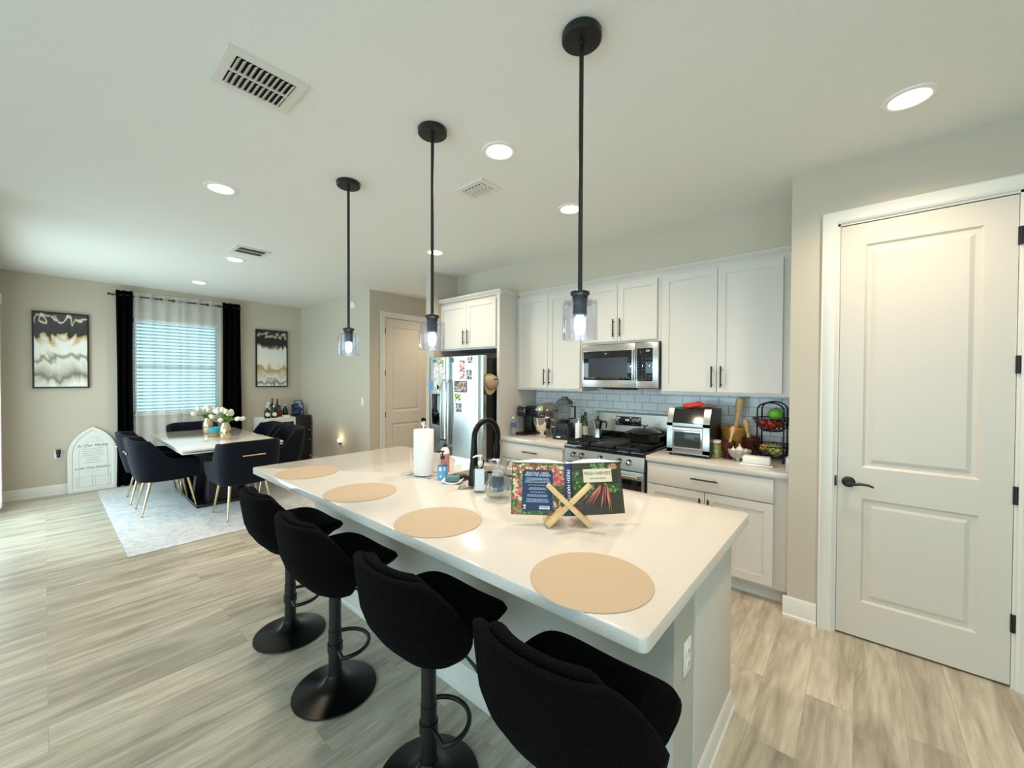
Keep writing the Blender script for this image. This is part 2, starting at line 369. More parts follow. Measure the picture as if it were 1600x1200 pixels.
# hall wall with door opening, X = -5.5
HX = -5.5; dy0, dy1, dzt = 3.40, 4.19, 2.49
mb = MB(); mb.box((HX-.15, 3.15, 0), (HX, dy0, CE)); mb.box((HX-.15, dy1, 0), (HX, 5.2, CE)); mb.box((HX-.15, dy0, dzt), (HX, dy1, CE))
struct('wall_hall', mb, M['wall'])
wallbox('wall_hall_end', (-5.65, 5.1, 0), (-3.97, 5.2, CE))
wallbox('wall_refrigerator_side', (-4.12, 3.13, 0), (-3.975, 5.1, CE))
KY = 3.88
wallbox('wall_kitchen', (-3.975, KY, 0), (-.2, KY+.12, CE))
wallbox('wall_soffit', (-3.975, 3.52, 2.52), (-.34, KY, CE))
struct('wall_backsplash', MB().box((-2.95, KY-.008, .92), (-.345, KY, 1.5)), M['tile'])
PX, PY = -.34, 3.165
# pantry wall with door opening
pdx0, pdx1, pdz = -.105, .61, 2.495
mb = MB(); mb.box((PX, PY, 0), (pdx0, PY+.12, CE)); mb.box((pdx1, PY, 0), (3.2, PY+.12, CE)); mb.box((pdx0, PY, pdz), (pdx1, PY+.12, CE)); mb.box((PX, PY+.12, 0), (PX+.12, KY+.12, CE))
struct('wall_pantry', mb, M['wall'])
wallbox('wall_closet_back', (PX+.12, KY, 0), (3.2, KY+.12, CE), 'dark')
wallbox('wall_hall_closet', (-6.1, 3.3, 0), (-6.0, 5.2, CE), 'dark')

def baseboard(name, p0, p1, n, h=.135, parent=None):
    # profile extruded from p0 to p1, n = outward normal (2-D)
    prof = [(0, 0), (.022, 0), (.022, .018), (.014, .026), (.014, h-.035), (.009, h-.02), (.009, h-.008), (.004, h), (0, h)]
    A = []; 
    mb = MB()
    r0 = [mb.v((p0[0]+n[0]*d, p0[1]+n[1]*d, z)) for d, z in prof]; r1 = [mb.v((p1[0]+n[0]*d, p1[1]+n[1]*d, z)) for d, z in prof]
    mb.skin([r0, r1]); return struct(name, mb, M['trim'], parent)
baseboard('baseboard_dining', (XD, -.45), (XD, 3.15), (1, 0))
baseboard('baseboard_middle', (-7.95, 3.15), (-5.5, 3.15), (0, -1))
baseboard('baseboard_hall', (HX, 3.13), (HX, 3.34), (1, 0))
baseboard('baseboard_hall_end', (-5.5, 5.1), (-4.12, 5.1), (0, -1))
baseboard('baseboard_pantry', (PX-.022, PY), (pdx0-.08, PY), (0, -1))
baseboard('baseboard_left', (-7.95, -.45), (-7.52, -.45), (0, 1))

baseboard('baseboard_pantry_right', (pdx1+.08, PY), (3.15, PY), (0, -1))
baseboard('baseboard_living', (-4.5, -4.45), (-4.5, -.45), (1, 0))
baseboard('baseboard_living_side', (3.15, -4.45), (3.15, 3.15), (-1, 0))

def casing(name, T, w_, h, cw=.075):
    # door casing in local frame: x along wall, z up, -y out of wall; opening 0..w_, 0..h
    mb = MB(T)
    prof = [(0, 0), (0, -.011), (.012, -.018), (.03, -.013), (.055, -.019), (cw-.008, -.024), (cw, -.02), (cw, 0)]
    path = [((0, 0), (-1, 0)), ((0, h), (-1, 1)), ((w_, h), (1, 1)), ((w_, 0), (1, 0))]
    R = []
    for (x, z), (dx, dz) in path:
        R.append([mb.v((x+dx*a, y, z+dz*a)) for a, y in prof])
    mb.skin(R)
    # jamb
    for x0, x1 in ((0, .012), (w_-.012, w_)): mb.box((x0, -.001, 0), (x1, .11, h))
    mb.box((0, -.001, h-.012), (w_, .11, h))
    return struct(name, mb, M['trim'])
def panel_door(name, T, w_, h, m, lower=(.23, .835), upper=(1.0, None), top=.14, side=.125):
    mb = MB(T); t = .035; y0 = .004
    up1 = h-top
    xs = [0, side, w_-side, w_]; zs = [.012, lower[0], lower[1], upper[0], up1, h]
    V = {}
    for i, x in enumerate(xs):
        for j, z in enumerate(zs): V[i, j] = mb.v((x, y0, z))
    for i in range(3):
        for j in range(5):
            if i == 1 and j in (1, 3):
                x0, x1, z0, z1 = xs[1], xs[2], zs[j], zs[j+1]
                prev = [V[1, j], V[2, j], V[2, j+1], V[1, j+1]]
                for ins, d in ((.012, .011), (.03, .012), (.05, .003), (.052, .003)):
                    cur = [mb.v((x0+ins, y0+d, z0+ins)), mb.v((x1-ins, y0+d, z0+ins)), mb.v((x1-ins, y0+d, z1-ins)), mb.v((x0+ins, y0+d, z1-ins))]
                    for k in range(4): mb.f([prev[k], prev[(k+1) % 4], cur[(k+1) % 4], cur[k]])
                    prev = cur
                mb.f(prev)
            else: mb.f([V[i, j], V[i+1, j], V[i+1, j+1], V[i, j+1]])
    b = [mb.v((x, y0+t, z)) for x, z in ((0, .012), (w_, .012), (w_, h), (0, h))]
    mb.f(b[::-1])
    o = [[V[i, 0] for i in range(4)], [V[3, j] for j in range(6)], [V[i, 5] for i in (3, 2, 1, 0)], [V[0, j] for j in (5, 4, 3, 2, 1, 0)]]
    for k, line in enumerate(o): mb.f([*line, b[(k+1) % 4], b[k]])
    return struct(name, mb, m, ang=20)
def hinge_mb(T, x, z):
    mb = MB(T); mb.cyl((x, -.006, z-.045), (x, -.006, z+.045), .0065, n=10); mb.box((x-.009, -.004, z-.045), (x+.009, .004, z+.045)); return mb
T1 = Matrix.Translation((pdx0+.014, PY, 0)); dw = pdx1-pdx0-.028
casing('trim_1', Matrix.Translation((pdx0, PY, 0)), pdx1-pdx0, pdz)
d1 = panel_door('door_1', T1, dw, pdz-.018, M['door'], lower=(.225, .845), upper=(1.03, None), top=.125, side=.112)
for z in (.33, .975, 1.63, 2.27): obj('hinge', hinge_mb(T1, dw+.006, z), M['black'], d1)
mb = MB(T1); hx, hz = .052, .935
mb.lathe([(.032, 0), (.032, .006), (.026, .012), (.012, .014), (.011, .045), (.014, .052)], (hx, .004, hz), 24, ax=(0, -1, 0))
mb.tube([(hx, -.042, hz), (hx+.03, -.046, hz-.003), (hx+.06, -.047, hz+.003), (hx+.09, -.045, hz+.001), (hx+.112, -.044, hz-.008)], [.009, .008, .007, .0065, .005], 10)
obj('door_handle', mb, M['black'], d1, label='black lever handle')
obj('strike_plate', MB(T1).box((-.013, -.02, .905), (-.004, .002, .965), .002), M['black'], d1)
# hall door : local x -> +Y, -y (out) -> +X
T2 = Matrix(((0, -1, 0, HX), (1, 0, 0, dy0), (0, 0, 1, 0), (0, 0, 0, 1)))
casing('trim_2', T2, dy1-dy0, dzt)
T2b = T2 @ Matrix.Translation((.014, 0, 0)); dw2 = dy1-dy0-.028
d2 = panel_door('door_2', T2b, dw2, dzt-.018, M['door'], lower=(.225, .845), upper=(1.03, None), top=.13, side=.12)
for z in (.33, .99, 1.63, 2.27): obj('hinge', hinge_mb(T2b, -.006, z), M['black'], d2)
mb = MB(T2b); mb.lathe([(.033, 0), (.033, .006), (.012, .01), (.011, .03), (.026, .04), (.03, .052), (.024, .064), (.005, .068)], (dw2-.06, .004, .86), 24, ax=(0, -1, 0))
obj('door_knob', mb, M['black'], d2, label='black round knob')

# window in the dining wall
mb = MB(); f = .045
mb.box((XD-.10, wy0, wz0), (XD-.06, wy0+f, wz1)); mb.box((XD-.10, wy1-f, wz0), (XD-.06, wy1, wz1)); mb.box((XD-.10, wy0, wz0), (XD-.06, wy1, wz0+f)); mb.box((XD-.10, wy0, wz1-f), (XD-.06, wy1, wz1)); mb.box((XD-.10, wy0, 1.69), (XD-.08, wy1, 1.715))
win = struct('window_1', mb, M['trim'])
obj('window_glass', MB().box((XD-.083, wy0+f, wz0+f), (XD-.079, wy1-f, wz1-f)), M['glass'], win)
obj('window_sill', MB().box((XD-.06, wy0, wz0-.02), (XD+.03, wy1, wz0+.003), .004), M['trim'], win)
bl = thing('window_blind', 'white horizontal slat blind in the dining window behind the sheer curtains', 'blind', (XD-.03, (wy0+wy1)/2, wz1))
hw = (wy1-wy0)/2-.012
obj('head_rail', MB().box((-.025, -hw, -.05), (.025, hw, 0), .003), M['white'], bl)
mb = MB()
z = -.07
while z > wz0-wz1+.04:
    mb.T = Matrix.Translation((0, 0, z)) @ Matrix.Rotation(math.radians(-24), 4, 'Y'); mb.box((-.024, -hw, -.0012), (.024, hw, .0012)); z -= .050
obj('slats', mb, M['slat'], bl)
obj('bottom_rail', MB().box((-.022, -hw, wz0-wz1+.006), (.022, hw, wz0-wz1+.03), .003), M['white'], bl)
mb = MB()
for y in (-hw*.6, 0, hw*.6): mb.cyl((.026, y, 0), (.026, y, wz0-wz1+.02), .0012, n=6)
obj('ladder_cord', mb, M['white'], bl)
# patio door in the left wall and its vertical blind
mb = MB()
for x0, x1 in ((-7.45, -7.39), (-6.33, -6.27), (-5.21, -5.15)): mb.box((x0, -.56, 0), (x1, -.50, 2.4))
mb.box((-7.45, -.56, 2.34), (-5.15, -.50, 2.4)); mb.box((-7.45, -.56, 0), (-5.15, -.50, .05))
struct('door_3', mb, M['trim'])
vb = thing('vertical_blind', 'white vertical blind drawn to the side at the left edge of the dining room', 'blind', (-7.45, -.36, 2.42))
obj('valance', MB().box((-.10, -.085, -.035), (2.35, .045, .075), .006), M['white'], vb)
obj('head_rail', MB().box((-.05, -.05, -.05), (2.3, .0, -.032)), M['white'], vb)
for k in range(7):
    a = Matrix.Translation((-.04+k*.028, -.01, 0)) @ Matrix.Rotation(math.radians(8), 4, 'Z')
    mb = MB(a); mb.box((-.001, -.045, -2.36), (.001, .045, -.05)); obj('slat', mb, M['white'], vb)
# ================================================================ kitchen cabinets
def shaker(x0, x1, z0, z1, y, T=None, fr=.058, t=.02, rec=.007):
    # door slab whose face is at y (facing -Y)
    mb = MB(T)
    mb.box((x0, y, z0), (x0+fr, y+t, z1)); mb.box((x1-fr, y, z0), (x1, y+t, z1)); mb.box((x0+fr, y, z0), (x1-fr, y+t, z0+fr)); mb.box((x0+fr, y, z1-fr), (x1-fr, y+t, z1))
    mb.box((x0+fr, y+rec, z0+fr), (x1-fr, y+t, z1-fr)); return mb
def pull(x, z, y, L=.17, horiz=False):
    mb = MB(); d = .028
    if horiz:
        mb.cyl((x-L/2, y-d, z), (x+L/2, y-d, z), .006, n=10)
        for s in (-1, 1): mb.cyl((x+s*(L/2-.025), y-d, z), (x+s*(L/2-.025), y, z), .0045, n=8)
    else:
        mb.cyl((x, y-d, z-L/2), (x, y-d, z+L/2), .006, n=10)
        for s in (-1, 1): mb.cyl((x, y-d, z+s*(L/2-.025)), (x, y, z+s*(L/2-.025)), .0045, n=8)
    return mb
def crown(x0, x1, y, z, mb=None, ret=None):
    mb = mb or MB()
    prof = [(0, 0), (-.006, 0), (-.006, .008), (-.016, .014), (-.026, .03), (-.032, .034), (-.032, .044), (0, .044)]
    mb.skin([[mb.v((x0, y+a, z+b)) for a, b in prof], [mb.v((x1, y+a, z+b)) for a, b in prof]]); return mb
UY, UZ0, UZ1 = 3.54, 1.425, 2.475
def upper(name, label, x0, x1, z0, doors, yf=UY, yb=KY-.002, z1=UZ1, handles='low', fr_l=.03, fr_r=.03):
    c = thing(name, label, 'cabinet', ((x0+x1)/2, yb, z0)); L = c.location
    T = Matrix.Translation(-L)
    mb = MB(T); mb.box((x0, yf, z0), (x1, yb, z1)); obj('body', mb, M['cab'], c)
    obj('crown_moulding', crown(x0, x1, yf, z1-.003, MB(T)), M['cab'], c)
    a, b = x0+fr_l, x1-fr_r; w_ = (b-a)/doors
    for k in range(doors):
        d = obj('door', shaker(a+k*w_+.002, a+(k+1)*w_-.002, z0+.022, z1-.03, yf-.021, T), M['cab'], c, ang=20)
        hx_ = a+w_ + (-.034 if k == 0 else .034)
        hm = pull(hx_, z0+.145, yf-.021); hm.bm.transform(T); obj('handle', hm, M['black'], d, label='black bar handle')
    return c
XA0, XA1, XB1, XC1 = -2.93, -2.118, -1.318, -.36
upper('wall_cabinet', 'white two-door wall cabinet above the stand mixer, next to the refrigerator panel', XA0, XA1, UZ0, 2, fr_l=.004, fr_r=.012)
upper('wall_cabinet', 'short white two-door wall cabinet directly above the microwave', XA1+.001, XB1-.001, 1.885, 2, fr_l=.012, fr_r=.03)
upper('wall_cabinet', 'tall wide white two-door wall cabinet above the air fryer and fruit basket', XB1, XC1, UZ0, 2, fr_l=.012, fr_r=.062)
# refrigerator surround
fc = thing('refrigerator_cabinet', 'white two-door cabinet with a full-height side panel around the refrigerator', 'cabinet', (-3.5, KY-.01, 0)); T = Matrix.Translation(-fc.location)
FY = 3.25
obj('body', MB(T).box((-3.973, FY, 1.885), (-3.0, KY-.002, 2.475)), M['cab'], fc)
obj('side_panel', MB(T).box((-3.0, FY-.02, .002), (-2.962, KY-.002, 2.475)), M['cab'], fc)
mb = MB(T); crown(-3.973, -2.93, FY-.02, 2.472, mb)
prof = [(0, 0), (.006, 0), (.006, .008), (.016, .014), (.026, .03), (.032, .034), (.032, .044), (0, .044)]
mb.skin([[mb.v((-2.962+a, FY-.02, 2.472+b)) for a, b in prof], [mb.v((-2.962+a, UY, 2.472+b)) for a, b in prof]])
obj('crown_moulding', mb, M['cab'], fc)
obj('filler', MB(T).box((-2.962, UY, UZ0), (-2.931, KY-.003, 2.475)), M['cab'], fc)
for k, (a, b) in enumerate(((-3.955, -3.49), (-3.486, -3.022))):
    d = obj('door', shaker(a, b, 1.905, 2.44, FY-.021, T), M['cab'], fc, ang=20)
    hm = pull(b-.034 if k == 0 else a+.034, 2.03, FY-.021); hm.bm.transform(T); obj('handle', hm, M['black'], d, label='black bar handle')

# base cabinets
BY = 3.27; BZ = .88
def base(name, label, x0, x1, cols, fr_l, fr_r, drawers=1, yb=KY-.012):
    c = thing(name, label, 'cabinet', ((x0+x1)/2, yb, 0)); T = Matrix.Translation(-c.location)
    mb = MB(T); mb.box((x0, BY, .105), (x1, yb, BZ)); mb.box((x0, BY+.07, .002), (x1, yb, .105)); obj('body', mb, M['cab'], c)
    mb = MB(T); r = [(0, 0), (-.016, 0), (-.016, .012), (-.008, .022), (-.008, .07), (-.003, .08), (0, .08)]
    mb.skin([[mb.v((x0, BY+.07+a, .002+b)) for a, b in r], [mb.v((x1, BY+.07+a, .002+b)) for a, b in r]]); obj('toe_kick', mb, M['cab'], c)
    a, b = x0+fr_l, x1-fr_r
    if drawers == 1:
        d = obj('drawer', MB(T).box((a, BY-.021, .70), (b, BY-.001, .862), .0015), M['cab'], c)
        hm = pull((a+b)/2, .79, BY-.021, .19, True); hm.bm.transform(T); obj('handle', hm, M['black'], d, label='black bar handle')
        w_ = (b-a)/2
        for k in range(2):
            d = obj('door', shaker(a+k*w_+(.002 if k else 0), a+(k+1)*w_-(.002 if not k else 0), .125, .692, BY-.021, T), M['cab'], c, ang=20)
            hm = pull(a+w_+(-.03 if k == 0 else .03), .565, BY-.021); hm.bm.transform(T); obj('handle', hm, M['black'], d, label='black bar handle')
    else:
        for z0, z1 in ((.70, .862), (.42, .692), (.125, .412)):
            d = obj('drawer', MB(T).box((a, BY-.021, z0), (b, BY-.001, z1), .0015), M['cab'], c)
            hm = pull((a+b)/2, z1-.07, BY-.021, .19, True); hm.bm.transform(T); obj('handle', hm, M['black'], d, label='black bar handle')
    return c
base('base_cabinet', 'white three-drawer base cabinet left of the gas range', -2.961, -2.122, 1, .03, .03, 3)
base('base_cabinet', 'white base cabinet with one wide drawer over two doors, right of the gas range', -1.325, -.345, 2, .012, .088)
def worktop(label, x0, x1, side=False):
    w_ = thing('worktop', label, 'countertop', ((x0+x1)/2, KY-.009, BZ+.001)); T = Matrix.Translation(-w_.location)
    obj('slab', MB(T).box((x0, BY-.035, BZ+.001), (x1, KY-.009, BZ+.041), .003), M['quartz'], w_)
    if side: obj('side_splash', MB(T).box((x1-.022, BY-.03, BZ+.0412), (x1-.001, KY-.01, BZ+.145), .002), M['quartz'], w_)
    return w_
worktop('white quartz countertop left of the range, under the mixer and blender', -2.961, -2.122)
worktop('white quartz countertop right of the range, under the air fryer and butter dish', -1.325, -.342, True)
CT = BZ+.0415

# ================================================================ refrigerator
RX0, RX1, RF = -3.955, -3.035, 3.035; RS = -3.60
fr = thing('refrigerator', 'stainless side-by-side refrigerator covered in photos, with black sides', 'refrigerator', ((RX0+RX1)/2, 3.45, 0)); T = Matrix.Translation(-fr.location)
obj('body', MB(T).box((RX0+.005, RF+.075, .03), (RX1-.005, KY-.06, 1.775), .006), M['black'], fr, label='matte black cabinet sides')
obj('base_grille', MB(T).box((RX0+.02, RF+.05, .002), (RX1-.02, RF+.2, .08)), M['black'], fr)
def fdoor(x0, x1):
    mb = MB(T); n = 12
    sec = []
    for z in (.085, .09, 1.795, 1.80):
        ins = .006 if z in (.085, 1.80) else 0
        pts = [(x0+ins, RF+.07)]
        for i in range(n+1):
            u = i/n; x = x0+ins+(x1-x0-2*ins)*u; e = min(u, 1-u)*(x1-x0)
            rr = .02; dy = (rr-math.sqrt(max(0, rr*rr-(rr-min(e, rr))**2)))
            pts.append((x, RF+ins+dy+.0))
        pts.append((x1-ins, RF+.07))
        sec.append([mb.v((a, b, z)) for a, b in pts])
    mb.skin(sec); return mb
fz = obj('freezer_door', fdoor(RX0, RS-.003), M['steel'], fr, ang=50)
rd = obj('refrigerator_door', fdoor(RS+.003, RX1), M['steel'], fr, ang=50)
for x, p in ((RS-.045, fz), (RS+.045, rd)):
    mb = MB(T); pts = [(x, RF, 1.53), (x, RF-.03, 1.525), (x, RF-.045, 1.48), (x, RF-.06, 1.15), (x, RF-.045, .82), (x, RF-.03, .775), (x, RF, .77)]
    mb.tube(pts, .0125, 10); obj('handle', mb, M['steel'], p)
dx0, dx1 = -3.865, -3.715
mb = MB(T); mb.box((dx0, RF-.006, 1.0), (dx1, RF+.02, 1.365), .005); dsp = obj('ice_dispenser', mb, M['glossblack'], fz, label='gloss black ice and water dispenser')
mb = MB(T)
mb.box((dx0-.008, RF-.01, .992), (dx1+.008, RF-.001, 1.002)); mb.box((dx0-.008, RF-.01, .992), (dx0-.001, RF-.001, 1.37)); mb.box((dx1+.001, RF-.01, .992), (dx1+.008, RF-.001, 1.37))
obj('dispenser_trim', mb, M['chrome'], fz)
# papers and photos on the doors
def photo_mat(name, cols, scale):
    m = bpy.data.materials.new(name); m.use_nodes = True; nt = m.node_tree; N = nt.nodes; b = N['Principled BSDF']
    tc = N.new('ShaderNodeTexCoord'); v = N.new('ShaderNodeTexVoronoi'); v.inputs['Scale'].default_value = scale; nt.links.new(tc.outputs['Object'], v.inputs['Vector'])
    s_ = N.new('ShaderNodeSeparateColor'); nt.links.new(v.outputs['Color'], s_.inputs[0]); r = N.new('ShaderNodeValToRGB'); r.color_ramp.interpolation = 'CONSTANT'
    k = len(cols); r.color_ramp.elements[0].color = lin(cols[0]); r.color_ramp.elements[1].position = 1/k; r.color_ramp.elements[1].color = lin(cols[1])
    for i in range(2, k): e = r.color_ramp.elements.new(i/k); e.color = lin(cols[i])
    nt.links.new(s_.outputs[0], r.inputs[0]); nt.links.new(r.outputs[0], b.inputs['Base Color']); b.inputs['Roughness'].default_value = .4
    return m
P_ = {'family': photo_mat('photo_colours_group', [(52, 60, 66), (190, 140, 112), (214, 180, 160), (96, 84, 80), (170, 196, 200)], 60),
      'red': photo_mat('photo_colours_red', [(206, 92, 82), (236, 196, 184), (120, 110, 110), (240, 232, 228)], 45),
      'grey': photo_mat('photo_colours_grey', [(70, 84, 92), (140, 152, 158), (200, 208, 212), (50, 56, 60)], 55),
      'green': photo_mat('photo_colours_green', [(92, 134, 50), (232, 228, 140), (52, 78, 44), (240, 240, 226)], 55),
      'pale': photo_mat('photo_colours_pale', [(232, 236, 236), (214, 200, 192), (236, 232, 226), (196, 180, 172)], 50),
      'teal': mat('teal_magnet', (62, 112, 108), .5), 'blue': mat('blue_card', (94, 142, 196), .5)}
mags = [('magnet', 'tiny dark round magnet at the top left corner of the freezer door', -3.895, 1.755, .022, .022, 'grey'),
        ('magnet', 'small teal oval magnet high on the freezer door', -3.83, 1.755, .055, .03, 'teal'),
        ('fridge_photo', 'dark green and white photo beside the teal magnet on the freezer door', -3.70, 1.735, .075, .10, 'green'),
        ('paper_strip', 'long pale photo strip down the middle of the freezer door', -3.795, 1.575, .085, .30, 'pale'),
        ('paper_drawing', 'white paper with a light house-like outline on the freezer door', -3.685, 1.63, .095, .09, 'pale'),
        ('greeting_card', 'blue card left of the long photo strip, above the ice dispenser', -3.9, 1.46, .075, .12, 'blue'),
        ('fridge_photo', 'small brownish green photo under the long strip beside the door handle', -3.755, 1.43, .06, .075, 'green'),
        ('magnet', 'square dark teal magnet at the top left corner of the right refrigerator door', -3.523, 1.757, .07, .05, 'teal'),
        ('photo_strip', 'tall photo strip with a red picture on the right refrigerator door', -3.345, 1.645, .085, .21, 'red'),
        ('fridge_photo', 'grey photo at the top edge of the right refrigerator door', -3.22, 1.752, .08, .07, 'grey'),
        ('fridge_photo', 'dark L-shaped grey photo right of the red photo strip', -3.235, 1.59, .085, .105, 'grey'),
        ('fridge_photo', 'large dark-framed group photo in the middle of the right refrigerator door', -3.37, 1.458, .19, .115, 'family'),
        ('fridge_photo', 'yellow and green photo directly below the large group photo', -3.415, 1.335, .10, .085, 'green'),
        ('fridge_photo', 'lowest grey portrait photo on the right refrigerator door', -3.405, 1.222, .095, .10, 'grey')]
rnd = random.Random(4)
for nm, lb, x, z, w_, h_, k in mags:
    o = MB(Matrix.Rotation(math.radians(rnd.uniform(-2, 2)), 4, 'Y')); o.box((-w_/2, -.0022, -h_/2), (w_/2, 0, h_/2), .0006, 1)
    q = obj(nm, o, P_[k]); q.location = (x, RF-.0003, z); tag(q, lb, 'magnet' if nm == 'magnet' else ('card' if nm == 'greeting_card' else 'paper' if 'paper' in nm else 'photo'))
    if k == 'family':
        f = MB()
        f.box((-w_/2-.006, -.004, -h_/2-.006), (w_/2+.006, -.0006, -h_/2+.004)); f.box((-w_/2-.006, -.004, h_/2-.004), (w_/2+.006, -.0006, h_/2+.006))
        f.box((-w_/2-.006, -.004, -h_/2), (-w_/2+.004, -.0006, h_/2)); f.box((w_/2-.004, -.004, -h_/2), (w_/2+.006, -.0006, h_/2)); obj('frame', f, M['black'], q)
# cap hanging on the side of the refrigerator
hk = MB(Matrix.Translation((RX1-.005, 3.15, 1.60))); hk.box((0, -.012, -.02), (.006, .012, .02), .002); hk.tube([(.004, 0, -.01), (.03, 0, -.016), (.036, 0, -.002)], .003, 6)
tag(obj('magnetic_hook', hk, M['black']), 'small black hook on the black side of the refrigerator holding the cap', 'hook')
cp = thing('baseball_cap', 'tan cap hanging on the black side of the refrigerator', 'cap', (RX1+.05, 3.15, 1.5)); T = Matrix.Rotation(math.radians(-25), 4, 'X')
khaki = mat('khaki_cotton', (176, 150, 118), .85, bump=(150, .3, .002)); kd = mat('dark_khaki_strap', (66, 54, 40), .8)  # strap in a darker brown than the crown
mb = MB(T)
R = []
for j in range(9):
    a = PI/2*j/8; R.append([mb.v((-.048+.085*math.sin(a), .095*math.cos(a)*math.cos(t)*1.0, .02+.082*math.cos(a)*math.sin(t))) for t in [2*PI*i/24 for i in range(24)]])
mb.skin(R); obj('crown', mb, khaki, cp)
mb = MB(T)
def brim(u, v):
    a = PI*(1.0+u); return Vector((-.046+.02*math.sin(PI*u)*v+.012*v, (.09+.02*v)*math.cos(a), .02+(.08+.075*v*math.sin(PI*u))*math.sin(a)))
mb.grid(brim, 16, 5); obj('brim', mb, khaki, cp, mods=[('sol', .004)])
obj('strap', MB(T).tube([(.036, -.03, .03), (.034, 0, .045), (.03, .02, .062)], .007, 6), kd, cp)

# ================================================================ gas range
gx0, gx1, gf = -2.112, -1.338, 3.225
rg = thing('gas_range', 'stainless gas range with five knobs and black cast iron grates', 'stove', ((gx0+gx1)/2, 3.55, 0)); T = Matrix.Translation(-rg.location)
obj('body', MB(T).box((gx0, gf+.06, .02), (gx1, 3.86, .905), .003), mat('dark_range_side', (30, 30, 32), .4), rg)
obj('front_foot', MB(T).box((gx0+.03, gf+.08, .0), (gx1-.03, 3.8, .02)), M['black'], rg)
obj('storage_drawer', MB(T).box((gx0+.004, gf+.02, .06), (gx1-.004, gf+.06, .23), .004), M['steel'], rg)
od = obj('oven_door', MB(T).box((gx0+.004, gf+.01, .24), (gx1-.004, gf+.06, .765), .005), M['steel'], rg)
obj('oven_window', MB(T).box((gx0+.02, gf+.004, .26), (gx1-.02, gf+.012, .70), .002), M['glossblack'], od)
mb = MB(T); mb.cyl((gx0+.04, gf-.045, .735), (gx1-.04, gf-.045, .735), .013, n=14)
for x in (gx0+.075, gx1-.075): mb.cyl((x, gf-.045, .735), (x, gf+.012, .735), .011, n=10)
obj('handle', mb, M['steel'], od)
mb = MB(T); x0, x1 = gx0, gx1; pr = [(gf+.0, .775), (gf+.02, .895), (gf+.08, .895), (gf+.08, .775)]
mb.prism([(x0, a, b) for a, b in pr], (x1-x0, 0, 0)); obj('control_panel', mb, M['steel'], rg, ang=30)
kx = (-2.018, -1.93, -1.742, -1.56, -1.472)
for x in kx:
    ax = Vector((0, -1, .16)).normalized()
    mb = MB(T); mb.lathe([(.027, 0), (.029, .004), (.026, .008), (.024, .012), (.0225, .036), (.020, .040), (.002, .041)], (x, gf+.012, .838), 24, ax=ax)
    k_ = obj('knob', mb, M['chrome'], rg); mb = MB(T @ Matrix.Translation(Vector((x, gf+.012, .838))+ax*.041) @ Matrix.Rotation(math.radians(-9), 4, 'X')); mb.box((-.002, -.002, -.02), (.002, .002, .02)); obj('pointer', mb, M['black'], k_)
obj('cooktop', MB(T).box((gx0, gf-.004, .896), (gx1, 3.80, .936), .004), M['glossblack'], rg, label='glossy black cooktop')
for i in range(3):
    a = gx0+.02+i*(gx1-gx0-.04)/3; b = a+(gx1-gx0-.04)/3-.006; mb = MB(T); y0, y1, z = gf+.012, 3.76, .966
    t = .008
    if i == 1:
        mb.box((a+.01, y0+.03, .944), (b-.01, y1-.03, .962), .006); obj('griddle', mb, mat('griddle_plate', (34, 30, 28), .45), rg, label='dark grey centre griddle plate'); mb = MB(T)
    for x in (a, b-t*1.5): mb.box((x, y0, z-.022), (x+t*1.5, y1, z), .002)
    for y in (y0, (y0+y1)/2-.006, y1-.012): mb.box((a, y, z-.026), (b, y+.014, z), .002)
    if i != 1:
        for yc in (y0+.13, y1-.13):
            xc = (a+b)/2
            for k in range(6):
                an = k*PI/3+PI/6; mb.T = T @ Matrix.Translation((xc, yc, z-.006)) @ Matrix.Rotation(an, 4, 'Z'); mb.box((.03, -.0045, -.006), (.105, .0045, .008), .001)
            mb.T = T
    for x in (a+.01, b-.01):
        for y in (y0+.01, y1-.01): mb.cyl((x, y, .93), (x, y, z-.008), .007, n=8)
    obj('grate', mb, M['iron'], rg)
for x, y in ((-1.985, 3.40), (-1.985, 3.62), (-1.47, 3.40), (-1.47, 3.62)):
    mb = MB(T); mb.lathe([(.045, .93), (.045, .938), (.03, .94), (.028, .948), (.002, .95)], (x, y, 0), 20); obj('burner_cap', mb, M['iron'], rg)
mb = MB(T); mb.prism([(gx0, 3.80, .90), (gx0, 3.81, 1.20), (gx0, 3.83, 1.215), (gx0, 3.86, 1.215), (gx0, 3.86, .90)], (gx1-gx0, 0, 0)); bgd = obj('backguard', mb, M['steel'], rg)
obj('backguard_panel', MB(T).box((gx0+.004, 3.797, .93), (gx1-.004, 3.805, 1.02)), M['glossblack'], bgd, label='black lower strip of the backguard')
obj('control_display', MB(T).box((-1.87, 3.794, 1.085), (-1.61, 3.806, 1.175), .004), M['glossblack'], bgd, label='black display panel')
mb = MB(T)
for k, x in enumerate((-1.85, -1.83, -1.805, -1.69, -1.665, -1.64)):
    for z in (1.10, 1.125, 1.15): mb.box((x-.006, 3.7925, z-.003), (x+.006, 3.7945, z+.003))
obj('buttons', mb, mat('grey_button_print', (92, 98, 112), .5), bgd)
text_part('clock_digits', '2:31', .024, frameT(Vector((-1.745, 3.7925, 1.14))-rg.location, (1, 0, 0), (0, 0, 1)), M['display'], bgd)
